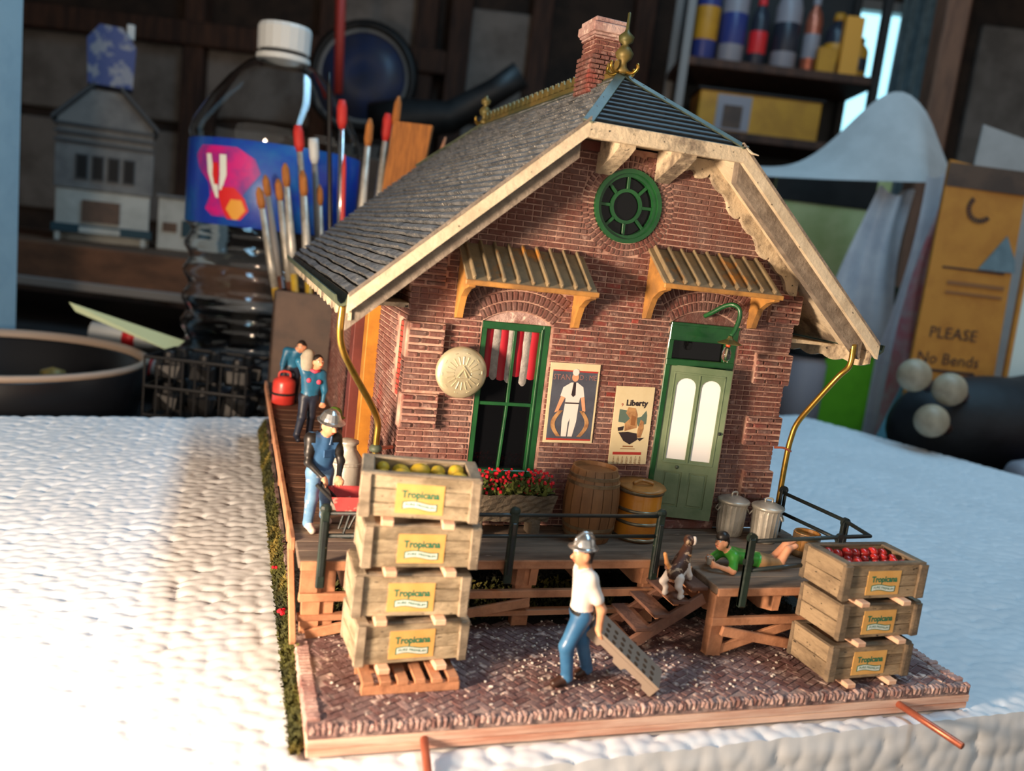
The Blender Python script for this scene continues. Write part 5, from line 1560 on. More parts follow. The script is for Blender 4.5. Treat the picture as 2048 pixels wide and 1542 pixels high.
# --- man in white T-shirt and jeans with a silver hard hat, walking left and dragging the pallet
fa = (-1, -.12, 0)
J = dict(head=(-.10, 0, 2.86), neck=(-.02, 0, 2.58), chest=(0, 0, 2.2), pelvis=(.03, 0, 1.62), sh_l=(-.02, -.30, 2.42), sh_r=(.06, .30, 2.42), el_l=(.30, -.38, 1.78), wr_l=(.32, -.34, 1.36),
         el_r=(.24, .34, 1.85), wr_r=(.16, .33, 1.44), hip_l=(0, -.13, 1.55), hip_r=(.06, .13, 1.55), kn_l=(-.26, -.14, .88), kn_r=(.20, .14, .86), an_l=(-.16, -.14, .2), an_r=(.42, .16, .2), toe_l=(-.44, -.17, .08), toe_r=(.20, .15, .08))
mw, j, h, f, r, u = person('person', 'figurine in white T-shirt, blue jeans and silver hard hat dragging a grey pallet', (3.07, -5.04, ZB + .02), J, fa, (1, 1, 0, 2, 2, 3), [M['skin'], M['white_cloth'], M['blue_jeans'], M['brown_shoe'], M['black']],
    hair=M['hair'], paint=[(lambda C: (C[:, 2] > 1.60) & (C[:, 2] < 1.68) & (np.hypot(C[:, 0], C[:, 1]) < .4) & (C[:, 1] > -.3), 4)], sleeve=.62, palm={'l': (1, -.2, -.4), 'r': (0, -1, 0)}, s=1.06)
mw.scale = (1.05, 1.05, 1.05)
hm = frame_M(h + u * .10, r, f, u)
hat = MB().lathe([(.285, .02), (.30, .04), (.25, .06), (.235, .10), (.2, .22), (.12, .31), (.0, .34)], 20, M=hm, cap=False, fn=lambda k, z: 1 + (.16 * max(0, math.sin(2 * math.pi * k / 20)) if z < .05 else 0)).build('hard_hat', M['bright_silver'], mw, smooth=True)
MB().tube([hm @ Vector(p) for p in ((0, .24, .1), (0, .2, .24), (0, .05, .35), (0, -.12, .33), (0, -.22, .18))], .03, 6).build('hat_ridge', M['bright_silver'], hat, smooth=True)

# --- man in blue overalls with a silver helmet, pushing the wheelbarrow
fa = (.55, -.85, -.2)
J = dict(head=(.10, -.10, 2.72), neck=(.05, .02, 2.48), chest=(.0, .06, 2.12), pelvis=(-.02, .1, 1.55), sh_l=(.30, .16, 2.34), sh_r=(-.30, .0, 2.34), el_l=(.46, -.02, 1.80), wr_l=(.40, -.32, 1.48), el_r=(-.34, -.16, 1.78), wr_r=(.02, -.36, 1.46),
         hip_l=(.12, .14, 1.48), hip_r=(-.15, .04, 1.48), kn_l=(.20, .34, .82), kn_r=(-.18, -.06, .84), an_l=(.24, .62, .2), an_r=(-.22, -.02, .2), toe_l=(.34, .44, .08), toe_r=(-.12, -.26, .08))
mo, j, h, f, r, u = person('person', 'figurine in blue overalls and black sleeves with silver helmet pushing the red wheelbarrow', (-2.22, -.50, .0), J, fa, (1, 2, 2, 3, 3, 4), [M['skin'], M['overall_blue'], M['black_cloth'], M['light_jeans'], M['dusty_white']],
    hair=M['hair'], paint=[(lambda C: (C[:, 2] > 2.28) & (C[:, 2] < 2.5) & (np.abs(C[:, 0]) > .2), 2)], sleeve=.55, palm={'l': (0, -.3, -1), 'r': (0, -.3, -1)}, s=1.04)
hm = frame_M(h + u * .09, r, f, u)
MB().lathe([(.31, .0), (.33, .03), (.27, .06), (.25, .12), (.19, .24), (.1, .31), (.0, .33)], 20, M=hm, cap=False, fn=lambda k, z: 1 + (.2 * max(0, math.sin(2 * math.pi * k / 20)) if z < .05 else .03 * (k % 2))).build('helmet', M['bright_silver'], mo, smooth=False)
for q in (-1, 1):
    a = Vector((.13 * q + .02, -.1, 2.22))
    MB().tube([a, a + Vector((.03 * q, .05, .2)), a + Vector((.04 * q, .2, .26))], .035, 6).build('overall_strap', M['overall_blue'], mo)
MB().box(-.12, .12, -.02, .02, -.1, .1, .02, at(.10, -.18, 2.02, .55)).build('bib_pocket', M['overall_blue'], mo)

# --- figure with a green cap behind him
fa = (.9, -.45, -.15)
J = dict(head=(.08, -.05, 2.34), neck=(0, 0, 2.1), chest=(-.05, 0, 1.76), pelvis=(-.1, .05, 1.24), sh_l=(.06, .26, 1.98), sh_r=(-.08, -.28, 1.98), el_l=(.3, .26, 1.55), wr_l=(.52, .02, 1.5), el_r=(.1, -.42, 1.52), wr_r=(.42, -.34, 1.42),
         hip_l=(-.08, .18, 1.2), hip_r=(-.12, -.08, 1.2), kn_l=(0, .2, .66), kn_r=(-.04, -.1, .66), an_l=(-.1, .2, .18), an_r=(-.14, -.1, .18), toe_l=(.14, .16, .08), toe_r=(.1, -.14, .08))
mg, j, h, f, r, u = person('person', 'figurine in navy shirt and green cap bending over the milk churn', (-1.78, 2.1, 0), J, fa, (1, 1, 1, 2, 2, 3), [M['skin'], M['navy_shirt'], M['navy'], M['brown_shoe']], hair=M['hair'], sleeve=1.0, s=.95)
hm = frame_M(h + u * .04, r, f, u)
cap = MB().lathe([(.19, .0), (.20, .06), (.18, .15), (.11, .22), (.0, .24)], 16, M=hm, cap=False).build('cap', M['green_cap'], mg, smooth=True)
MB().grid(lambda a, b: tuple(hm @ Vector((.15 * math.cos(math.pi * a) * (1 + .1 * b), .14 + .17 * b * math.sin(math.pi * a), .03 - .03 * b))), 10, 3).build('visor', M['green_cap'], cap, smooth=True)

# --- man in teal shirt carrying a grey sack on his shoulder
fa = (.4, -.9, 0)
J = dict(head=(.22, -.08, 2.80), neck=(.14, 0, 2.52), chest=(.06, 0, 2.18), pelvis=(0, .02, 1.6), sh_l=(.40, .04, 2.36), sh_r=(-.20, -.02, 2.40), el_l=(.52, .02, 1.82), wr_l=(.48, -.05, 1.38), el_r=(-.42, .02, 2.76), wr_r=(-.14, .06, 3.02),
         hip_l=(.14, .02, 1.52), hip_r=(-.14, .02, 1.52), kn_l=(.14, .1, .86), kn_r=(-.2, -.16, .86), an_l=(.14, .34, .2), an_r=(-.32, -.1, .2), toe_l=(.2, .12, .08), toe_r=(-.28, -.36, .08))
ms, j, h, f, r, u = person('person', 'figurine in teal shirt with pink pockets carrying a grey sack on one shoulder', (-1.82, 8.6, 0), J, fa, (1, 1, 1, 2, 2, 2), [M['skin'], M['teal_shirt'], M['navy'], M['pink_patch']], hair=M['hair'], sleeve=1.0, step=.022, palm={'l': (0, 1, 0), 'r': (1, 0, -.5)})
for x, z in ((-.06, 2.16), (.28, 2.12)): MB().ball((x, -.21, z), (.085, .05, .09), 8, 5).build('pocket', M['pink_patch'], ms, smooth=True)
MB().tube([(-.02, -.1, 2.52), (.12, -.19, 2.46), (.28, -.1, 2.5)], .06, 6).build('neckerchief', M['pink_patch'], ms, smooth=True)
V, F, mi, C = sdf([('e', (-.16, .05, 2.72), (.26, .28, .42), None, 0), ('e', (-.1, .05, 3.02), (.18, .2, .2), None, 0)], .04, .1)
link('sack', np_mesh('sack', V, F, M['sack']), None, (-1.82, 8.6, 0), label='lumpy grey sack on the shoulder of the man in teal', cat='sack')
# --- second man in teal further back, stooping
fa = (-.5, -.8, -.3)
J = dict(head=(.24, -.3, 2.42), neck=(.14, -.12, 2.28), chest=(.02, 0, 2.0), pelvis=(-.02, .12, 1.5), sh_l=(.24, .0, 2.16), sh_r=(-.32, -.02, 2.16), el_l=(.42, -.12, 1.66), wr_l=(.4, -.3, 1.3), el_r=(-.44, -.14, 1.62), wr_r=(-.5, -.26, 1.14),
         hip_l=(.12, .12, 1.45), hip_r=(-.14, .12, 1.45), kn_l=(.16, .1, .8), kn_r=(-.16, .06, .8), an_l=(.16, .2, .2), an_r=(-.16, .16, .2), toe_l=(.16, -.06, .08), toe_r=(-.2, -.08, .08))
mt, *_ = person('person', 'figurine in teal shirt and dark trousers stooping at the far end of the deck', (-1.95, 15.0, 0), J, fa, (1, 1, 1, 2, 2, 2), [M['skin'], M['teal_shirt'], M['navy']], hair=M['hair'], sleeve=1.0, step=.026)

# --- boy in a green shirt lying on the landing, chin up, holding a grey cup
fa = (-.95, -.3, .05)
J = dict(head=(-.42, 0, .72), neck=(-.25, 0, .52), chest=(-.02, 0, .34), pelvis=(.75, .02, .22), sh_l=(-.16, -.24, .40), sh_r=(-.16, .24, .40), el_l=(-.28, -.46, .10), wr_l=(-.66, -.3, .18), el_r=(-.42, .34, .12), wr_r=(-.72, .04, .26),
         hip_l=(.80, -.13, .2), hip_r=(.80, .15, .2), kn_l=(1.32, -.14, .16), kn_r=(1.3, .16, .16), an_l=(1.52, -.12, .56), an_r=(1.62, .10, .62), toe_l=(1.74, -.12, .64), toe_r=(1.84, .08, .74))
mbk, j, h, f, r, u = person('person', 'figurine of a boy in green shirt and dark cap lying on the deck landing', (8.1, -3.1, .0), J, fa, (1, 1, 0, 2, 0, 0), [M['skin'], M['green_shirt'], M['khaki']], hair=M['hair'], sleeve=.75, s=.88, step=.017, palm={'l': (0, 1, .3), 'r': (0, -1, .3)})
hm = frame_M(h + u * .07, r, f, u)
cap = MB().lathe([(.165, .0), (.175, .05), (.155, .13), (.09, .19), (.0, .205)], 16, M=hm, cap=False).build('cap', M['black_cloth'], mbk, smooth=True)
MB().ball(hm @ Vector((.03, -.14, .08)), (.08, .05, .09), 8, 5).build('cap_back', M['barrow_red'], cap, smooth=True)
MB().grid(lambda a, b: tuple(hm @ Vector((.13 * math.cos(math.pi * a), .12 + .13 * b * math.sin(math.pi * a), .02 - .02 * b))), 10, 3).build('visor', M['black_cloth'], cap, smooth=True)
cu = thing('cup', 'tiny grey cup in the hands of the lying boy', 'cup', (7.30, -3.26, .17))
MB().lathe([(.06, 0), (.075, .02), (.085, .18), (.095, .2), (.07, .19), (.06, .05), (0, .05)], 12, cap=False).build('bowl', M['silver'], cu, smooth=True)
MB().tube(spline([(.08, .0, .16), (.14, 0, .14), (.13, 0, .06), (.075, 0, .05)], 3), .014, 5).build('cup_handle', M['silver'], cu)

# --- dog climbing the stairs, seen from behind
D = [((6.12, -3.62, .10), (6.42, -3.42, .34), .19, .20, 1), ((6.42, -3.42, .34), (6.56, -3.32, .62), .19, .13, 1), ('e', (6.60, -3.28, .82), (.13, .15, .14), None, 1), ((6.62, -3.22, .80), (6.70, -3.08, .74), .08, .055, 2),
     ((6.02, -3.55, .04), (5.90, -3.52, -.15), .12, .085, 0), ((5.90, -3.52, -.15), (5.98, -3.56, -.27), .08, .055, 0), ((5.98, -3.56, -.27), (5.95, -3.6, -.40), .06, .06, 0), ((5.95, -3.6, -.42), (6.04, -3.54, -.425), .055, .05, 0),
     ((6.20, -3.78, .02), (6.16, -3.84, -.16), .12, .085, 0), ((6.16, -3.84, -.16), (6.24, -3.86, -.28), .08, .055, 0), ((6.24, -3.86, -.28), (6.22, -3.88, -.41), .06, .06, 0), ((6.22, -3.88, -.42), (6.32, -3.82, -.425), .055, .05, 0),
     ((6.46, -3.54, .28), (6.58, -3.58, .02), .10, .07, 0), ((6.58, -3.58, .02), (6.62, -3.56, -.07), .06, .055, 0), ((6.40, -3.28, .28), (6.56, -3.22, .02), .10, .07, 0), ((6.56, -3.22, .02), (6.62, -3.20, -.07), .06, .055, 0),
     ((6.06, -3.60, .14), (5.90, -3.58, .34), .06, .05, 2), ((5.90, -3.58, .34), (5.84, -3.54, .56), .05, .05, 2), ((6.20, -3.66, .0), (6.40, -3.52, .16), .13, .13, 0),
     ('e', (6.50, -3.36, .84), (.05, .09, .10), None, 1), ('e', (6.70, -3.38, .84), (.035, .08, .12), None, 0)]
D = [((np.array(p[0]) - (6.2, -3.6, -.47), np.array(p[1]) - (6.2, -3.6, -.47)) + tuple(p[2:]) if not isinstance(p[0], str) else ('e', np.array(p[1]) - (6.2, -3.6, -.47)) + tuple(p[2:])) for p in D]
V, F, mi, C = sdf(D, .02, .05, .08)
mi[(mi == 1) & (C[:, 2] < .44) & (C[:, 0] < .12)] = 2
dog = thing('dog', 'white, brown and tan figurine dog climbing the stairs towards the boy', 'dog', (6.2, -3.6, -.47))
link('body', np_mesh('body', V, F, [M['dog_white'], M['dog_brown'], M['dog_tan']], mi), dog)
MB().ball((.51, .53, 1.22), .03, 6, 4).build('nose', M['eye_black'], dog, smooth=True)
MB().tube([(.22, .12, 1.0), (.36, .06, .98), (.42, .2, .98), (.34, .32, 1.02)], .025, 6).build('collar', M['dog_tan'], dog, smooth=True)
# ------------------------------------------------------------------ the cluttered garage behind the bench
def RT(name, label, cat, u, v, z, a=0.0, group=None):
    p = RM(u, v, z); return thing(name, label, cat, tuple(p), -YAW + a, group=group)
# workbench the foam lies on
wbch = thing('workbench', 'dark cluttered workbench under the foam sheet', 'workbench', (0, 0, 0))
rbox(MB(), -70, 75, -35, 112, TABLE - 3, TABLE, .2).build('bench_top', M['bench'], wbch)
for u in (-66, 70):
    for v in (-30, 106): rbox(MB(), u - 3, u + 3, v - 3, v + 3, -82, TABLE - 3, .2).build('leg', M['stud'], wbch)
# raised shelf plank at the back left with the model mill on it
sh = thing('shelf_plank', 'brown wooden shelf plank carrying the grey model mill', 'shelf', (0, 0, 0))
rbox(MB(), -75, -24, 84, 110, -1.2, 2.6, .2).build('plank', M['shelf_brown'], sh)
rbox(MB(), -75, -24, 83.4, 84, -1.8, -.9, .1).build('front_lip', M['rim_grey'], sh)
for u in (-73, -28): rbox(MB(), u - 1.5, u + 1.5, 86, 108, TABLE, -1.2, .2).build('bracket', M['dull_black'], sh)
# model mill building
ml = RT('model_mill', 'tall grey model mill with gabled top and row of dark windows on the shelf', 'model house', -48, 97, 2.65, .44); ml.scale = (.92, .92, .88)
MB().box(-5, 5, -5, 5, 0, 6.2, .1).build('lower_wall', M['white_mill'], ml)
MB().box(-5.2, 5.2, -5.2, 5.2, 6.2, 11.4, .1).build('middle_wall', M['grey_mill'], ml)
MB().prism([(-5, 11.4), (5, 11.4), (5, 14.4), (1.6, 18), (-1.6, 18), (-5, 14.4)], -5, 5).build('upper_wall', M['grey_mill'], ml)
for s_ in (-1, 1):
    MB().prism([(s_ * 5.6, 13.9), (s_ * 1.4, 18.4), (s_ * 1.4, 18.9), (s_ * 5.6, 14.5)], -5.6, 5.6).build('roof_slope', M['slate_mill'], ml)
for z in (12.6, 13.6, 11.6): MB().box(-5.3, 5.3, -5.35, -5, z, z + .3).build('band', M['slate_mill'], ml)
for k in range(4):
    w_ = MB().box(-3.0 + k * 1.65, -1.7 + k * 1.65, -5.35, -5.1, 7.4, 10.4).build('window', M['slate_mill'], ml)
    MB().box(-2.85 + k * 1.65, -1.85 + k * 1.65, -5.4, -5.34, 7.6, 10.2).build('pane', M['black'], w_)
MB().box(-2.2, 1.8, -5.3, -4.9, 2.4, 5.0).build('shop_window', M['card_brown'], ml)
MB().box(-5.3, 5.3, -6.4, -5, 1.0, 2.0, .05).build('porch_roof', M['teal_dark'], ml)
MB().box(-2.4, 1.9, -6.5, -6.35, 1.1, 1.8).build('sign_board', M['white_mill'], ml)
for x in (-4.6, 4.4): MB().box(x - .25, x + .25, -6.3, -5.8, 0, 1.0).build('porch_post', M['white_mill'], ml)
tb = RT('blue_box', 'small blue and white box standing on the roof of the model mill', 'box', -47.8, 97, 19.4, .44)
MB().prism([(-2.2, 0), (2.2, 0), (2.4, 4.4), (1.0, 6.2), (-1.2, 6.2), (-2.4, 4.6)], -2, 2).build('box_body', M['blue_box'], tb)
MB().box(1.4, 2.2, -.5, .3, 5.4, 7.0, .1).build('box_spout', M['cap_white'], tb)
an = RT('model_annex', 'low white model annexe with a dark sign next to the mill', 'model house', -38.9, 99.5, 2.65, .2)
MB().box(-3, 3, -4, 4, 0, 5.6, .1).build('wall', M['white_mill'], an)
MB().box(-3.2, 3.2, -4.2, 4.2, 5.6, 6.0, .1).build('roof', M['grey_mill'], an)
MB().box(-.4, 2.0, -4.12, -4, 1.6, 3.4).build('sign_board', M['teal_dark'], an)
MB().box(-2.4, -.9, -4.12, -4, 2.0, 3.0).build('brick_panel', M['card_brown'], an)
# bottle
bo = RT('drink_bottle', 'large clear plastic drink bottle with blue label and white cap', 'bottle', -17.35, 58, TABLE)
def rib(z): return .2 * math.sin(z * 3.6)
prof = [(.5, .2), (4.8, 0), (5.3, .6)] + [(5.25 + rib(z), z) for z in np.linspace(1, 12.0, 46)] + [(5.4, 12.2), (5.4, 17.6), (5.5, 18.0), (5.3, 18.8), (4.5, 20.2), (3.3, 21.8), (2.2, 22.9), (1.55, 23.2), (1.45, 23.5), (1.45, 23.8)]
inn = [(max(.3, r_ - .12), z + (.15 if z < .7 else 0)) for r_, z in prof]
MB().lathe(prof + inn[::-1], 48, cap=False).build('bottle_body', M['pet'], bo, smooth=True)
lab = MB().lathe([(5.44, 12.3), (5.48, 12.35), (5.48, 17.45), (5.44, 17.5)], 48, cap=False).build('label', M['label_blue'], bo, smooth=True)
def patch(rows, r_, nm, mm):
    """printed shape wrapped on the label: rows of (height, start angle, end angle) from the facing side"""
    rows = [rows[0]] + [tuple((p + q) / 2 for p, q in zip(rows[i], rows[i + 1])) if k == 0 else rows[i + 1] for i in range(len(rows) - 1) for k in (0, 1)]
    V = []; n = 8
    for z, a0, a1 in rows:
        for i in range(n + 1):
            t = math.radians(-90 + a0 + (a1 - a0) * i / n); V.append((r_ * math.cos(t), r_ * math.sin(t), z))
    F = [(j * (n + 1) + i, (j + 1) * (n + 1) + i, (j + 1) * (n + 1) + i + 1, j * (n + 1) + i + 1) for j in range(len(rows) - 1) for i in range(n)]
    MB().add(V, F).build(nm, M[mm], lab, smooth=True)
patch([(17.0, -36, -8), (16.4, -42, 4), (15.6, -38, 8), (14.8, -28, 2), (14.0, -26, -4), (13.2, -30, -8), (12.8, -24, -12)], 5.50, 'pink_burst', 'label_pink')
patch([(16.5, -31, -27), (15.4, -29, -24), (14.6, -25, -20), (13.9, -21, -19)], 5.52, 'white_streak', 'label_white')
patch([(16.5, -20, -15), (15.3, -19, -14), (14.4, -19, -17)], 5.52, 'white_streak', 'label_white')
patch([(16.0, -25, -21), (15.3, -25, -20), (14.7, -23, -20)], 5.52, 'red_streak', 'label_red')
patch([(14.6, -18, -8), (14.0, -19, -1), (13.3, -16, 2), (12.7, -12, -3)], 5.52, 'red_flame', 'label_red')
patch([(13.9, -10, -3), (13.3, -13, 0), (12.7, -8, -5)], 5.54, 'gold_flame', 'label_gold')
MB().lathe([(1.5, 23.7), (1.66, 23.75), (1.7, 25.1), (1.6, 25.35), (0, 25.4)], 40, fn=lambda k, z: 1 + .015 * (k % 2), cap=False).build('cap', M['cap_white'], bo, smooth=False)
MB().lathe([(1.45, 23.0), (1.72, 23.1), (1.72, 23.45), (1.45, 23.5)], 32, cap=False).build('cap_ring', M['cap_white'], bo)
# box of paint brushes behind the house
bx = RT('brush_box', 'brown worn box behind the house filled with paint brushes', 'box', -10.4, 49.8, TABLE, .04)
mb = MB()
for a in ((-3.4, 3.4, -2.6, -2.4), (-3.4, 3.4, 2.4, 2.6), (-3.4, -3.2, -2.6, 2.6), (3.2, 3.4, -2.6, 2.6)): mb.box(*a, 0, 9.2, .05)
mb.box(-3.4, 3.4, -2.6, 2.6, 0, .2)
mb.build('box_walls', M['card_brown'], bx)
bu = [  # foot (u, v), top (u, v, z), handle, bristle kind, length of bristle, width
    (-12.6, 46, -14.6, 46, 9.0, 'handle_yellow', 'round', 'silver'), (-12.2, 47, -13.9, 47, 9.6, 'handle_brown', 'round', 'silver'), (-11.8, 46, -13.3, 46, 10.4, 'handle_yellow', 'round', 'silver'),
    (-11.2, 47, -12.6, 47, 10.2, 'handle_brown', 'round', 'silver'), (-10.8, 46, -12.3, 46, 10.0, 'handle_yellow', 'round', 'silver'), (-10.4, 48, -11.9, 48, 9.6, 'handle_yellow', 'round', 'silver'),
    (-10.9, 48, -13.3, 48, 12.6, 'handle_red', 'red', 'silver'), (-10.0, 48, -12.4, 48, 12.0, 'handle_brown', 'flat', 'rim_grey'), (-9.5, 47, -11.6, 47, 15.4, 'handle_black', 'none', 'silver'), (-9.0, 48, -11.0, 48, 14.2, 'handle_brown', 'red', 'bright_silver'),
    (-8.6, 47, -9.2, 47, 13.3, 'handle_red', 'round', 'silver'), (-8.2, 49, -8.6, 49, 13.9, 'rim_grey', 'red', 'silver'), (-7.8, 49, -8.1, 49, 14.9, 'handle_brown', 'round', 'silver'), (-7.4, 48, -7.0, 48, 13.4, 'ochre_post', 'wide', 'ochre_post'),
    (-8.8, 46, -10.2, 46, 11.2, 'handle_red', 'none', 'silver'), (-12.9, 48, -15.2, 49, 9.8, 'handle_brown', 'round', 'rim_grey'), (-7.2, 46, -5.2, 48, 12.9, 'raw_wood', 'none', 'silver')]
names = ['leftmost paint brush with yellow handle in the brush box', 'paint brush with brown handle second from the left in the brush box', 'paint brush with yellow handle and long pale ferrule in the brush box', 'slim brown paint brush in the middle of the brush cluster', 'short yellow paint brush in the brush cluster', 'yellow paint brush nearest the roof edge',
         'red handled brush with red tip standing above the cluster', 'brush with flat pale tip behind the cluster', 'long black stick leaning across the bottle label', 'tall brown brush with red ferrule behind the black stick', 'red handled brush standing alone right of the black stick', 'grey brush with round red bristles', 'tall brush with rounded brown bristles', 'wide flat paint brush with amber bristles and gold band', 'thin red stick in the brush box', 'brown brush leaning far left over the blue label', 'pale wooden stick behind the shingled roof']
for (u0, v0, u1, v1, z1, hm_, kind, fm), lb in zip(bu, names):
    p0, p1 = RM(-10.6 + (u0 + 10.2) * .55, 49.4 + (v0 - 47.5) * .7, TABLE + .4), RM(u1 * 1.04, v1 + 1.9, 7.48 + (z1 - 7.48) * 1.04)
    b = thing('paint_brush' if kind != 'none' else 'craft_stick', lb, 'brush' if kind != 'none' else 'stick', tuple(p0), group='brushes in the box')
    d = p1 - p0; r_ = .22
    if kind == 'none':
        MB().tube([(0, 0, 0), d * .5, d * .96, d], [.13, .15, .12, .06], 8).build('shaft', M[hm_], b, smooth=True); continue
    k1 = .62 if kind != 'wide' else .55
    MB().tube([(0, 0, 0), d * .3, d * k1], [.14, .26, .2], 10).build('handle', M[hm_], b, smooth=True)
    if kind == 'wide':
        X = RH * 1.05; Y = FHV * .35
        def slab(t0, t1, w0, w1, mm, nm, dd=d, X=X, Y=Y, b=b):
            V = [dd * t + X * sx * ww + Y * sy for t, ww in ((t0, w0), (t1, w1)) for sx, sy in ((-1, -1), (1, -1), (1, 1), (-1, 1))]
            MB().add(V, [(0, 1, 2, 3), (4, 7, 6, 5)] + [(i, (i + 1) % 4, 4 + (i + 1) % 4, 4 + i) for i in range(4)]).build(nm, M[mm], b)
        slab(k1, .72, .9, .95, 'label_gold', 'ferrule'); slab(.72, 1.0, .95, 1.05, 'bristle', 'bristles')
    else:
        MB().tube([d * k1, d * .72, d * .92], [.21, .24, .17], 10).build('ferrule', M[fm], b, smooth=True)
        e = {'round': [.17, .24, .22, .08], 'red': [.17, .3, .3, .2], 'flat': [.17, .28, .3, .28]}[kind]
        MB().tube([d * .92, d * .94, d * .98, d], e, 10).build('bristles', M['bristle_red' if kind == 'red' else ('cap_white' if kind == 'flat' else 'bristle')], b, smooth=True)
jr = RT('lidded_jar', 'small jar with pale blue lid behind the wide amber brush', 'jar', -5.6, 56, TABLE)
MB().lathe([(2.0, 0), (2.2, .3), (2.2, 14.5), (2.0, 15.2)], 24).build('jar_body', M['bottle_grey'], jr, smooth=True)
MB().lathe([(2.0, 15.2), (2.3, 15.3), (2.3, 16.2), (1.9, 16.6), (0, 16.8)], 24, cap=False).build('lid', M['curtain_blue'], jr, smooth=True)
# wheel on the wall
whl = RT('tyred_disc', 'dark tyred round disc with blue centre hanging before the back wall', 'disc', -31.5, 152, 33)
MX = Matrix.Rotation(math.pi / 2, 4, 'X')
MB().lathe([(7.8, -.8), (8.6, -1.2), (9.4, 0), (8.6, 1.2), (7.8, .8), (7.8, -.8)], 48, M=MX, cap=False).build('tyre', M['dull_black'], whl, smooth=True)
MB().lathe([(7.2, -.5), (7.8, -.6), (7.8, .6), (7.2, .5), (7.2, -.5)], 48, M=MX, cap=False).build('rim', M['rim_grey'], whl, smooth=True)
MB().lathe([(7.3, -.2), (7.3, .3), (3, .6), (0, .7)], 48, M=MX).build('disc', M['disc_blue'], whl, smooth=True)
MB().box(-.7, .7, .8, 19.3, 7.0, 8.4, .1).build('hanging_peg', M['stud'], whl)
rs = MB().tube([RM(-29.2, 120, 44), RM(-28.1, 120, 25)], [.75, .6], 10).build('red_pole', M['red_stick'], None, smooth=True, label='thin red pole hanging in front of the dark wheel', cat='pole')
# dark tool lying behind the ridge
tl = RT('power_tool', 'black power tool lying on a pile behind the roof ridge', 'tool', -14.5, 110, 20.8)
MB().tube([(-7, 0, 0), (-3, 0, .6), (3, 0, 1.6), (8, 0, 5.2), (11, 0, 7.6)], [2.2, 2.6, 2.0, 1.6, 1.7], 14).build('tool_body', M['dull_black'], tl, smooth=True)
MB().tube([(-3.5, 0, 0), (-4.5, 0, -4.5)], [1.2, 1.3], 10).build('handle', M['dull_black'], tl, smooth=True)
cb = RT('carton', 'dark brown carton under the black power tool', 'box', -17, 110, TABLE)
MB().box(-6, 8, -5, 5, 0, 21.45, .2).build('box_body', M['card_brown'], cb)
gl = RT('glass_ball', 'pale blue glass globe half hidden behind the hip of the roof', 'globe', 12.6, 95, 22.2)
MB().ball((0, 0, 0), 2.2, 18, 12).build('globe', M['bag_white'], gl, smooth=True)
MB().lathe([(1.2, -27.8), (1.4, -27), (.5, -26), (.4, -3), (.9, -2)], 14).build('stand', M['dull_black'], gl, smooth=True)
# shelving unit with bottles on the right
su = thing('shelf_unit', 'dark shelving unit with bottles and a yellow bin behind the roof', 'shelf', (0, 0, 0))
for z in (37.2, 27.5, 12): rbox(MB(), 18.5, 47, 128, 142, z - 1.2, z, .1).build('shelf_board', M['stud'], su)
for u in (19, 46.5):
    for v in (128.5, 141.5): rbox(MB(), u - .6, u + .6, v - .6, v + .6, -82, 60, .1).build('upright', M['rim_grey'] if u < 30 else M['dull_black'], su)
rbox(MB(), 19, 47, 141.8, 142.2, 0, 60).build('back_panel', M['dull_black'], su)
yb = RT('yellow_bin', 'long yellow storage bin with a picture label on the shelf', 'bin', 31, 133, 27.55)
MB().box(-8.8, 9, -3.5, 4, 0, 5.6, .15).build('bin_body', M['yellow_bin'], yb)
MB().box(-6.2, -1.2, -3.62, -3.4, .3, 5.2).build('picture_label', M['bottle_grey'], yb)
MB().box(-5.2, -2.4, -3.7, -3.6, .6, 3.8).build('picture_print', M['card_brown'], yb)
MB().box(-9.2, 9.4, -3.8, 4.2, 5.6, 6.0, .1).build('bin_lid', M['dull_black'], yb)
bot = [(22.0, 1.8, 15, 'bottle_blue', 'yellow_bin', 'dark blue bottle with yellow bands at the shelf end'), (26.0, 1.9, 14, 'bottle_grey', 'bottle_blue', 'pale grey bottle with dark blue cap on the shelf'), (29.8, 1.3, 10, 'bottle_dark', 'label_red', 'dark bottle with red cap on the shelf'),
       (33.8, 1.9, 13, 'bottle_grey', 'bottle_dark', 'grey bottle with black cap in the middle of the shelf'), (37.6, 1.2, 11, 'copper', 'bottle_grey', 'slim copper coloured bottle on the shelf'), (41.2, 1.7, 9, 'bottle_dark', 'yellow_bin', 'dark bottle with yellow cone cap near the window'), (44.8, 1.3, 6, 'yellow_bin', 'bottle_dark', 'short yellow bottle at the shelf end by the window')]
for u_, r_, h_, m1, m2, lb in bot:
    b = RT('bottle', lb, 'bottle', u_, 132, 37.25, group='bottles on the shelving unit')
    MB().lathe([(r_ * .9, 0), (r_, .3), (r_, h_ * .68), (r_ * .8, h_ * .78), (r_ * .4, h_ * .86), (r_ * .4, h_ * .9)], 20).build('bottle_body', M[m1], b, smooth=True)
    MB().lathe([(r_ * .45, h_ * .88), (r_ * .5, h_ * .9), (r_ * .42, h_), (0, h_)], 16, cap=False).build('cap', M[m2], b, smooth=True)
    MB().lathe([(r_ * 1.0, h_ * .2), (r_ * 1.02, h_ * .21), (r_ * 1.02, h_ * .5), (r_ * 1.0, h_ * .51)], 20, cap=False).build('band', M[m2], b, smooth=True)
# yellow carton standing at the end
yc = RT('yellow_carton', 'small yellow and red carton next to the bright window', 'box', 41.2, 129.6, 37.25)
MB().box(-3.2, -.6, -.9, .6, 0, 3.4, .05).build('box_body', M['yellow_bin'], yc)
MB().box(.0, 2.6, -.9, .6, 0, 8.0, .05).build('box_body', M['label_gold'], yc)
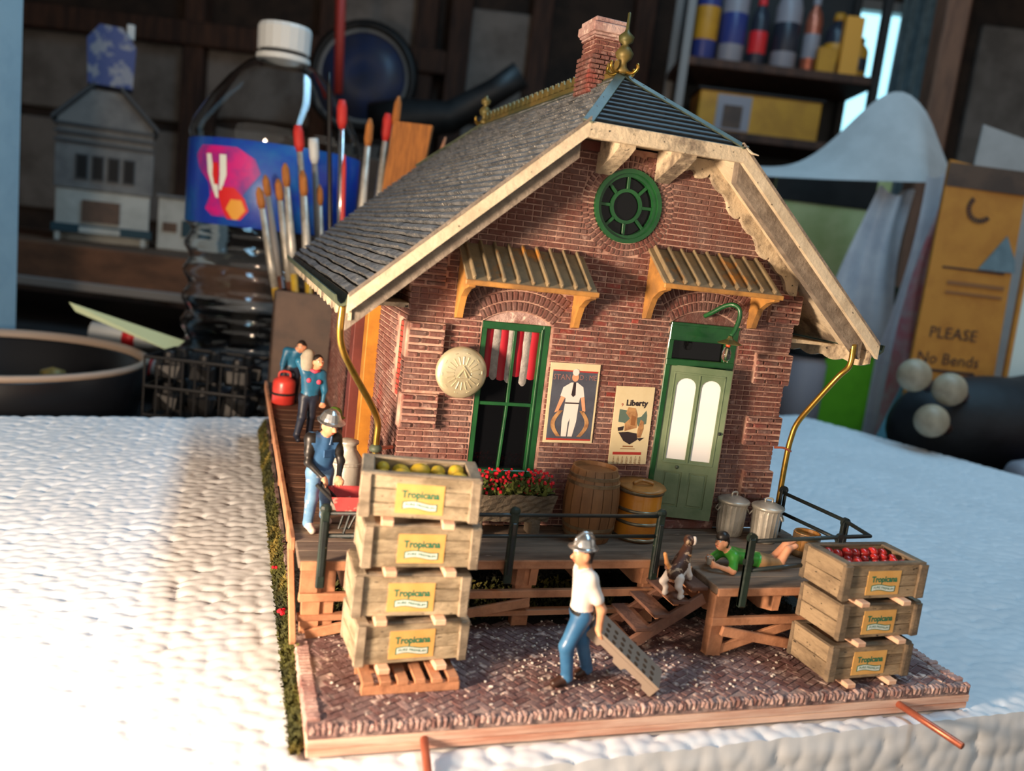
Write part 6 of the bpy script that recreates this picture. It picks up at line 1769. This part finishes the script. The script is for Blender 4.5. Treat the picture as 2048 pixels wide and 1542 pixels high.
# curtain beside the window
cu_ = MB().grid(lambda a, b: tuple(RM(64.5 + 8 * a + .6 * b, 172 + .9 * math.sin(a * 22), 20 + 46 * b)), 40, 6).build('curtain', M['curtain_blue'], None, smooth=True, label='pale blue curtain drawn beside the bright window', cat='curtain')
# big sheet of paper curving over the heap
mb = MB()
def shp(a, b):
    u_ = 16 + 22 * a; top = 17.4 + 8.0 * math.exp(-((a - .72) / .24) ** 2) - 1.2 * max(0, a - .85) * 10
    bot = 15.8 + 1.6 * a - 75 * max(0, a - .8)
    return tuple(RM(u_, 76 + 5 * b + 1.2 * math.sin(a * 4), bot + (top - bot) * b))
sp = MB(); sp.grid(shp, 30, 8)
n_ = len(sp.v); off = FHV * .15
sp.add([Vector(v) + off for v in sp.v[:n_]], [tuple(reversed(f_)) for f_ in sp.f[:240]])
sp.build('paper_sheet', M['paper_grey'], None, smooth=True, label='large curled sheet of grey paper sticking up behind the gable', cat='paper')
# file box that props up paper, folders and envelopes
fb = thing('file_crate', 'dark crate holding papers, bags and envelopes at the bench side', 'crate', (0, 0, 0))
rbox(MB(), 36, 50, 81, 90, TABLE, 8, .2).build('crate_body', M['dull_black'], fb)
lb_ = RT('lime_board', 'glowing yellow green board with dark header behind the right verge', 'board', 31, 92, TABLE)
MB().box(-6, 6, 0, .6, 0, 24.5, .05).build('board', M['lime_board'], lb_)
MB().box(-6, 4.5, -.1, 0, 21.2, 24.5).build('header', M['dull_black'], lb_)
mb = MB()
def bag(u0, u1, z0, z1, v, mm, label, seed, nm='plastic_bag'):
    rr = random.Random(seed); ph = rr.uniform(0, 6)
    def g(s_):
        def fn(a, b):
            wv_ = (.9 + .25 * math.sin(b * 3 + ph)); c = (u0 + u1) / 2; hw_ = (u1 - u0) / 2 * (1 - .35 * b * b)
            th = 1.1 * (1 - (2 * a - 1) ** 2) * (1.0 - .4 * b)
            return tuple(RM(c + (2 * a - 1) * hw_ * wv_ + .6 * math.sin(b * 5 + ph) + 1.4 * b, v - s_ * th + .35 * math.sin(a * 11 + ph + b * 4), z0 + (z1 - z0) * b + .4 * math.sin(a * 7 + ph) * b))
        return fn
    m_ = MB(); m_.grid(g(1), 16, 20); m_.grid(g(-1), 16, 20, flip=True)
    return m_.build(nm, M[mm], None, smooth=True, label=label, cat='bag')
bag(26.6, 34.0, TABLE, 16.2, 78, 'bag_white', 'crumpled white plastic bag with a folded top beside the lime board', 3)
bag(29.8, 35.2, TABLE, 17.6, 73.6, 'bag_white', 'tall white plastic bag leaning on the brown envelope', 5)
bag(30.4, 34.0, TABLE + 1, 16.6, 70.4, 'bag_pink', 'pinkish translucent bag tucked behind the brown envelope', 8)
def sheet(nm, label, cat, corners, t, mm):
    """flat stiff sheet with real thickness from four corner points (bottom-left, bottom-right, top-right, top-left)"""
    o = thing(nm, label, cat, tuple(corners[0])); P = [Vector(c) - Vector(corners[0]) for c in corners]
    nn = (P[1] - P[0]).cross(P[3] - P[0]).normalized()
    if nn.dot(FHV) < 0: nn = -nn
    MB().add(P + [p + nn * t for p in P], [(0, 1, 2, 3), (7, 6, 5, 4)] + [(i, 4 + i, 4 + (i + 1) % 4, (i + 1) % 4) for i in range(4)]).build('sheet', M[mm], o)
    X = (P[1] - P[0]).normalized(); Z = (P[3] - P[0]).normalized()
    return o, X, Z, nn
def print_on(o, X, Z, nn, body, x, z, size, mm, sx=1.0):
    t = text_mb(body, size, sx=sx)
    MB().add([X * (x + a) + Z * (z + c) - nn * .03 for a, b, c in t.v], t.f).build('lettering', M[mm], o)
def patch_on(o, X, Z, nn, x0, x1, z0, z1, mm, nm, e=.025):
    MB().add([X * x + Z * z - nn * e for x, z in ((x0, z0), (x1, z0), (x1, z1), (x0, z1))] + [X * x + Z * z for x, z in ((x0, z0), (x1, z0), (x1, z1), (x0, z1))], [(0, 1, 2, 3), (0, 4, 5, 1), (1, 5, 6, 2), (2, 6, 7, 3), (3, 7, 4, 0)]).build(nm, M[mm], o)
eo, X, Z, nn = sheet('manila_envelope', 'brown manila envelope with a round stamp and handwriting standing on edge', 'envelope', (RM(30.0, 65, TABLE + .05), RM(37.0, 65.5, TABLE + .05), RM(37.6, 68, 17.2), RM(31.2, 67.5, 17.9)), .35, 'manila')
patch_on(eo, X, Z, nn, .0, 6.6, 21.6, 23.4, 'card_brown', 'flap')
print_on(eo, X, Z, nn, 'PLEASE', 2.9, 10.4, 1.25, 'ink'); print_on(eo, X, Z, nn, 'No', 1.2, 8.4, 1.25, 'ink'); print_on(eo, X, Z, nn, 'Bends', 3.9, 8.4, 1.25, 'ink')
patch_on(eo, X, Z, nn, .8, 5.2, 7.4, 7.6, 'ink', 'underline')
patch_on(eo, X, Z, nn, 1.0, 6.0, 15.4, 15.55, 'ink', 'label_line'); patch_on(eo, X, Z, nn, 1.6, 6.2, 14.2, 14.5, 'ink_brown', 'label_line'); patch_on(eo, X, Z, nn, 1.6, 6.2, 13.5, 13.7, 'ink_brown', 'label_line')
st = MB()
for k in range(14):
    a0, a1 = math.pi * (.75 + k * .075), math.pi * (.75 + (k + .7) * .075)
    st.add([X * (3.1 + r_ * math.cos(a)) + Z * (20.2 + r_ * math.sin(a)) - nn * .03 for r_, a in ((.75, a0), (1.15, a0), (1.15, a1), (.75, a1))], [(0, 1, 2, 3)])
st.build('round_stamp', M['ink'], eo)
MB().add([X * x + Z * z - nn * .05 for x, z in ((3.8, 15.6), (6.8, 15.6), (6.6, 16.6), (5.6, 18.4))], [(0, 1, 2, 3)]).build('blue_sticker', M['curtain_blue'], eo)
e2, X, Z, nn = sheet('padded_envelope', 'second brown envelope with barcode label at the picture edge', 'envelope', (RM(37.4, 65.0, TABLE + .05), RM(45.4, 65.4, TABLE + .05), RM(46, 68.4, 16.9), RM(38.6, 68, 16.9)), .35, 'manila')
patch_on(e2, X, Z, nn, .3, 7, 5.6, 15.4, 'label_white', 'barcode_label')
for k in range(16): patch_on(e2, X, Z, nn, 1.9, 5.5, 8.0 + k * .32, 8.0 + k * .32 + .16 * (1 + k % 2) * .7, 'ink', 'barcode_bar', .05)
sheet('paper_sheet', 'sheet of grey white paper behind the envelopes at the picture edge', 'paper', (RM(38.2, 79.5, TABLE), RM(52, 80, TABLE), RM(52, 80.6, 20.6), RM(39.4, 80.2, 23.2)), .2, 'paper_grey')
# jar with dark lid, green box
jg = RT('glass_jar', 'clear jar with a black lid right of the house corner', 'jar', 23.2, 69, TABLE)
MB().lathe([(1.7, 0), (1.9, .3), (1.9, 6.6), (1.6, 7.2), (1.5, 7.4)], 24).build('jar_body', M['bottle_grey'], jg, smooth=True)
MB().lathe([(1.8, 7.2), (1.95, 7.3), (1.95, 9.0), (1.8, 9.2), (0, 9.2)], 24, cap=False).build('lid', M['dull_black'], jg, smooth=True)
gb = RT('green_box', 'bright lime green box standing behind the right downspout', 'box', 27.2, 72, TABLE, .1)
MB().box(-2.2, 2.4, -1.5, 1.5, 0, 7.6, .08).build('box_body', M['green_box'], gb)
MB().box(-2.3, 2.5, -1.6, 1.6, 7.6, 8.0, .05).build('lid', M['bag_white'], gb)
# black bag, tool handles with wooden balls, strap, can
V, F, mi, C = sdf([('e', (0, 0, 0), (6.5, 3.5, 3.4), None, 0), ('e', (5, 1, 1.2), (5, 3, 3.0), None, 0), ('e', (-3.5, .5, -1), (4, 3, 3.4), None, 0), ('e', (9, 0, -1.5), (4, 3, 3), None, 0)], .4, 1.0, .6)
link('black_bag', np_mesh('black_bag', V, F, M['black_bag']), None, tuple(RM(35.2, 61.2, -1.0)), -YAW, label='soft black bag lying on the bench at the right', cat='bag')
for u_, v_, z_, (du, dz), lb in ((26.0, 55.5, 2.3, (3.0, -1.0), 'upper left pale wooden ball handle before the black bag'), (28.2, 55, 1.7, (3.0, -.8), 'right hand pale wooden ball handle before the black bag'), (27.2, 54.5, -.4, (3.0, -1.0), 'lowest pale wooden ball handle before the black bag')):
    b = RT('ball_handle', lb, 'handle', u_, v_, z_, group='wooden ball handles')
    MB().ball((0, 0, 0), 1.08, 18, 12).build('ball', M['wood_ball'], b, smooth=True)
    MB().tube([(.6, .8, -.2), (du, 4, dz)], .5, 8).build('shaft', M['handle_brown'], b, smooth=True)
sheet('blue_strap', 'teal blue strip leaning on the bench before the white bags', 'strap', (RM(28.2, 65.5, TABLE + .1), RM(31.0, 65.5, TABLE + .1), RM(34.0, 69, 3.4), RM(32.5, 69, 3.6)), .2, 'teal_strap')
rbox(MB(), 36, 44, 56.2, 58.4, TABLE + .02, -4.2, .15).build('blue_case', M['bottle_blue'], None, label='flat dark blue case lying on the bench near the spray can', cat='case')
sp_ = RT('spray_can', 'grey spray can with red band and white nozzle lying at the right edge', 'spray can', 32.0, 53, -3.85)
MC = Matrix.Rotation(math.radians(80), 4, 'Y')
MB().lathe([(1.2, .2), (1.65, .6), (1.7, 1.2), (1.7, 10), (1.5, 10.3)], 28, M=MC).build('can_body', M['bottle_grey'], sp_, smooth=True)
MB().lathe([(1.72, 2.4), (1.74, 2.45), (1.74, 6.8), (1.72, 6.85)], 28, M=MC, cap=False).build('red_band', M['label_red'], sp_, smooth=True)
MB().lathe([(.3, -.9), (.45, -.8), (.5, .1), (.9, .3)], 14, M=MC).build('nozzle', M['cap_white'], sp_, smooth=True)
# left foreground and bench clutter
fs_ = RT('foam_slab', 'pale blue upright foam slab at the left picture edge', 'foam slab', -38.1, 56, TABLE)
MB().box(-7, 3.1, 0, 3, 0, 42, .15).build('slab', M['blue_foam'], fs_)
tr = RT('black_tray', 'large round black tray on the bench at the left', 'tray', -28.8, 46, TABLE)
MB().lathe([(0, .2), (6.6, .2), (7.0, .6), (7.6, 3.6), (8.0, 4.0), (8.15, 3.8), (7.5, .3), (6.8, 0), (0, 0)], 48, cap=False).build('tray_body', M['tray_black'], tr, smooth=True)
MB().lathe([(7.75, 3.75), (8.1, 3.9), (8.2, 4.15), (7.9, 4.25), (7.7, 4.0), (7.75, 3.75)], 48, cap=False).build('rim', M['plastic_grey'], tr, smooth=True)
kb = RT('brass_knob', 'small dull brass knob inside the black tray', 'knob', -24.4, 44.5, TABLE + .25)
MB().lathe([(.7, 0), (.8, .2), (.45, .7), (.4, 2.6), (.7, 2.9), (.6, 3.5), (0, 3.7)], 14).build('knob_body', M['brass_green'], kb, smooth=True)
sheet('green_strip', 'pale green plastic strip leaning over the black tray', 'strip', (RM(-26.6, 50, 1.2), RM(-26.2, 50, .7), RM(-20.8, 51, -1.2), RM(-20.4, 52, -.6)), .15, 'pale_green')
for u_, v_, z_, du, lb in ((-30.2, 60, -1.4, 5.0, 'white and red tube lying behind the black tray'), (-26.0, 56.4, -2.6, 2.9, 'white tube with red stripe at the tray end')):
    b = RT('glue_tube', lb, 'tube', u_, v_, z_ - .5, .1)
    MB().tube([(0, 0, 0), (du * .8, 0, -.3), (du, 0, -.4)], [.7, .65, .3], 12).build('tube_body', M['cap_white'], b, smooth=True)
    MB().tube([(du * .45, 0, -.16), (du * .62, 0, -.24)], .7, 12).build('red_band', M['label_red'], b, smooth=True)
    MB().box(-.4, du, -1, 1, -(z_ - .5 - TABLE), -.75).build('tube_rest', M['dull_black'], b)
# heap of dark metal castings in a wire basket
bk = RT('wire_basket', 'black wire basket full of dark castings left of the deck', 'basket', -17.0, 47.0, TABLE); bk.scale = (.86, .8, 1)
for z in (.2, 1.8, 3.4, 5.0):
    P = [(-3.2, -2.5, z), (3.2, -2.5, z), (3.2, 2.5, z), (-3.2, 2.5, z), (-3.2, -2.5, z)]
    MB().tube(P, .1, 6).build('wire_hoop', M['dull_black'], bk)
for k in range(9):
    x = -3.2 + k * .8
    MB().tube([(x, -2.5, .2), (x, -2.5, 5.0)], .07, 6).build('wire_upright', M['dull_black'], bk)
for k in range(18):
    b = RT('casting', 'dark lumpy casting piled in the black wire basket', 'casting', -18.9 + (k % 3) * 1.9, 46.2 + (k // 3 % 2) * 1.7, TABLE + .7 + (k // 6) * 1.75, random.uniform(-.3, .3), group='castings in the basket')
    q = MB(); r_ = random.uniform(.6, .8)
    q.box(-r_, r_, -r_ * .6, r_ * .6, -.5, .5, .15, jit=.12); q.lathe([(r_ * .5, .4), (r_ * .55, .5), (r_ * .4, 1.0), (r_ * .2, 1.1)], 10)
    q.build('lump', M['dull_black'], b)
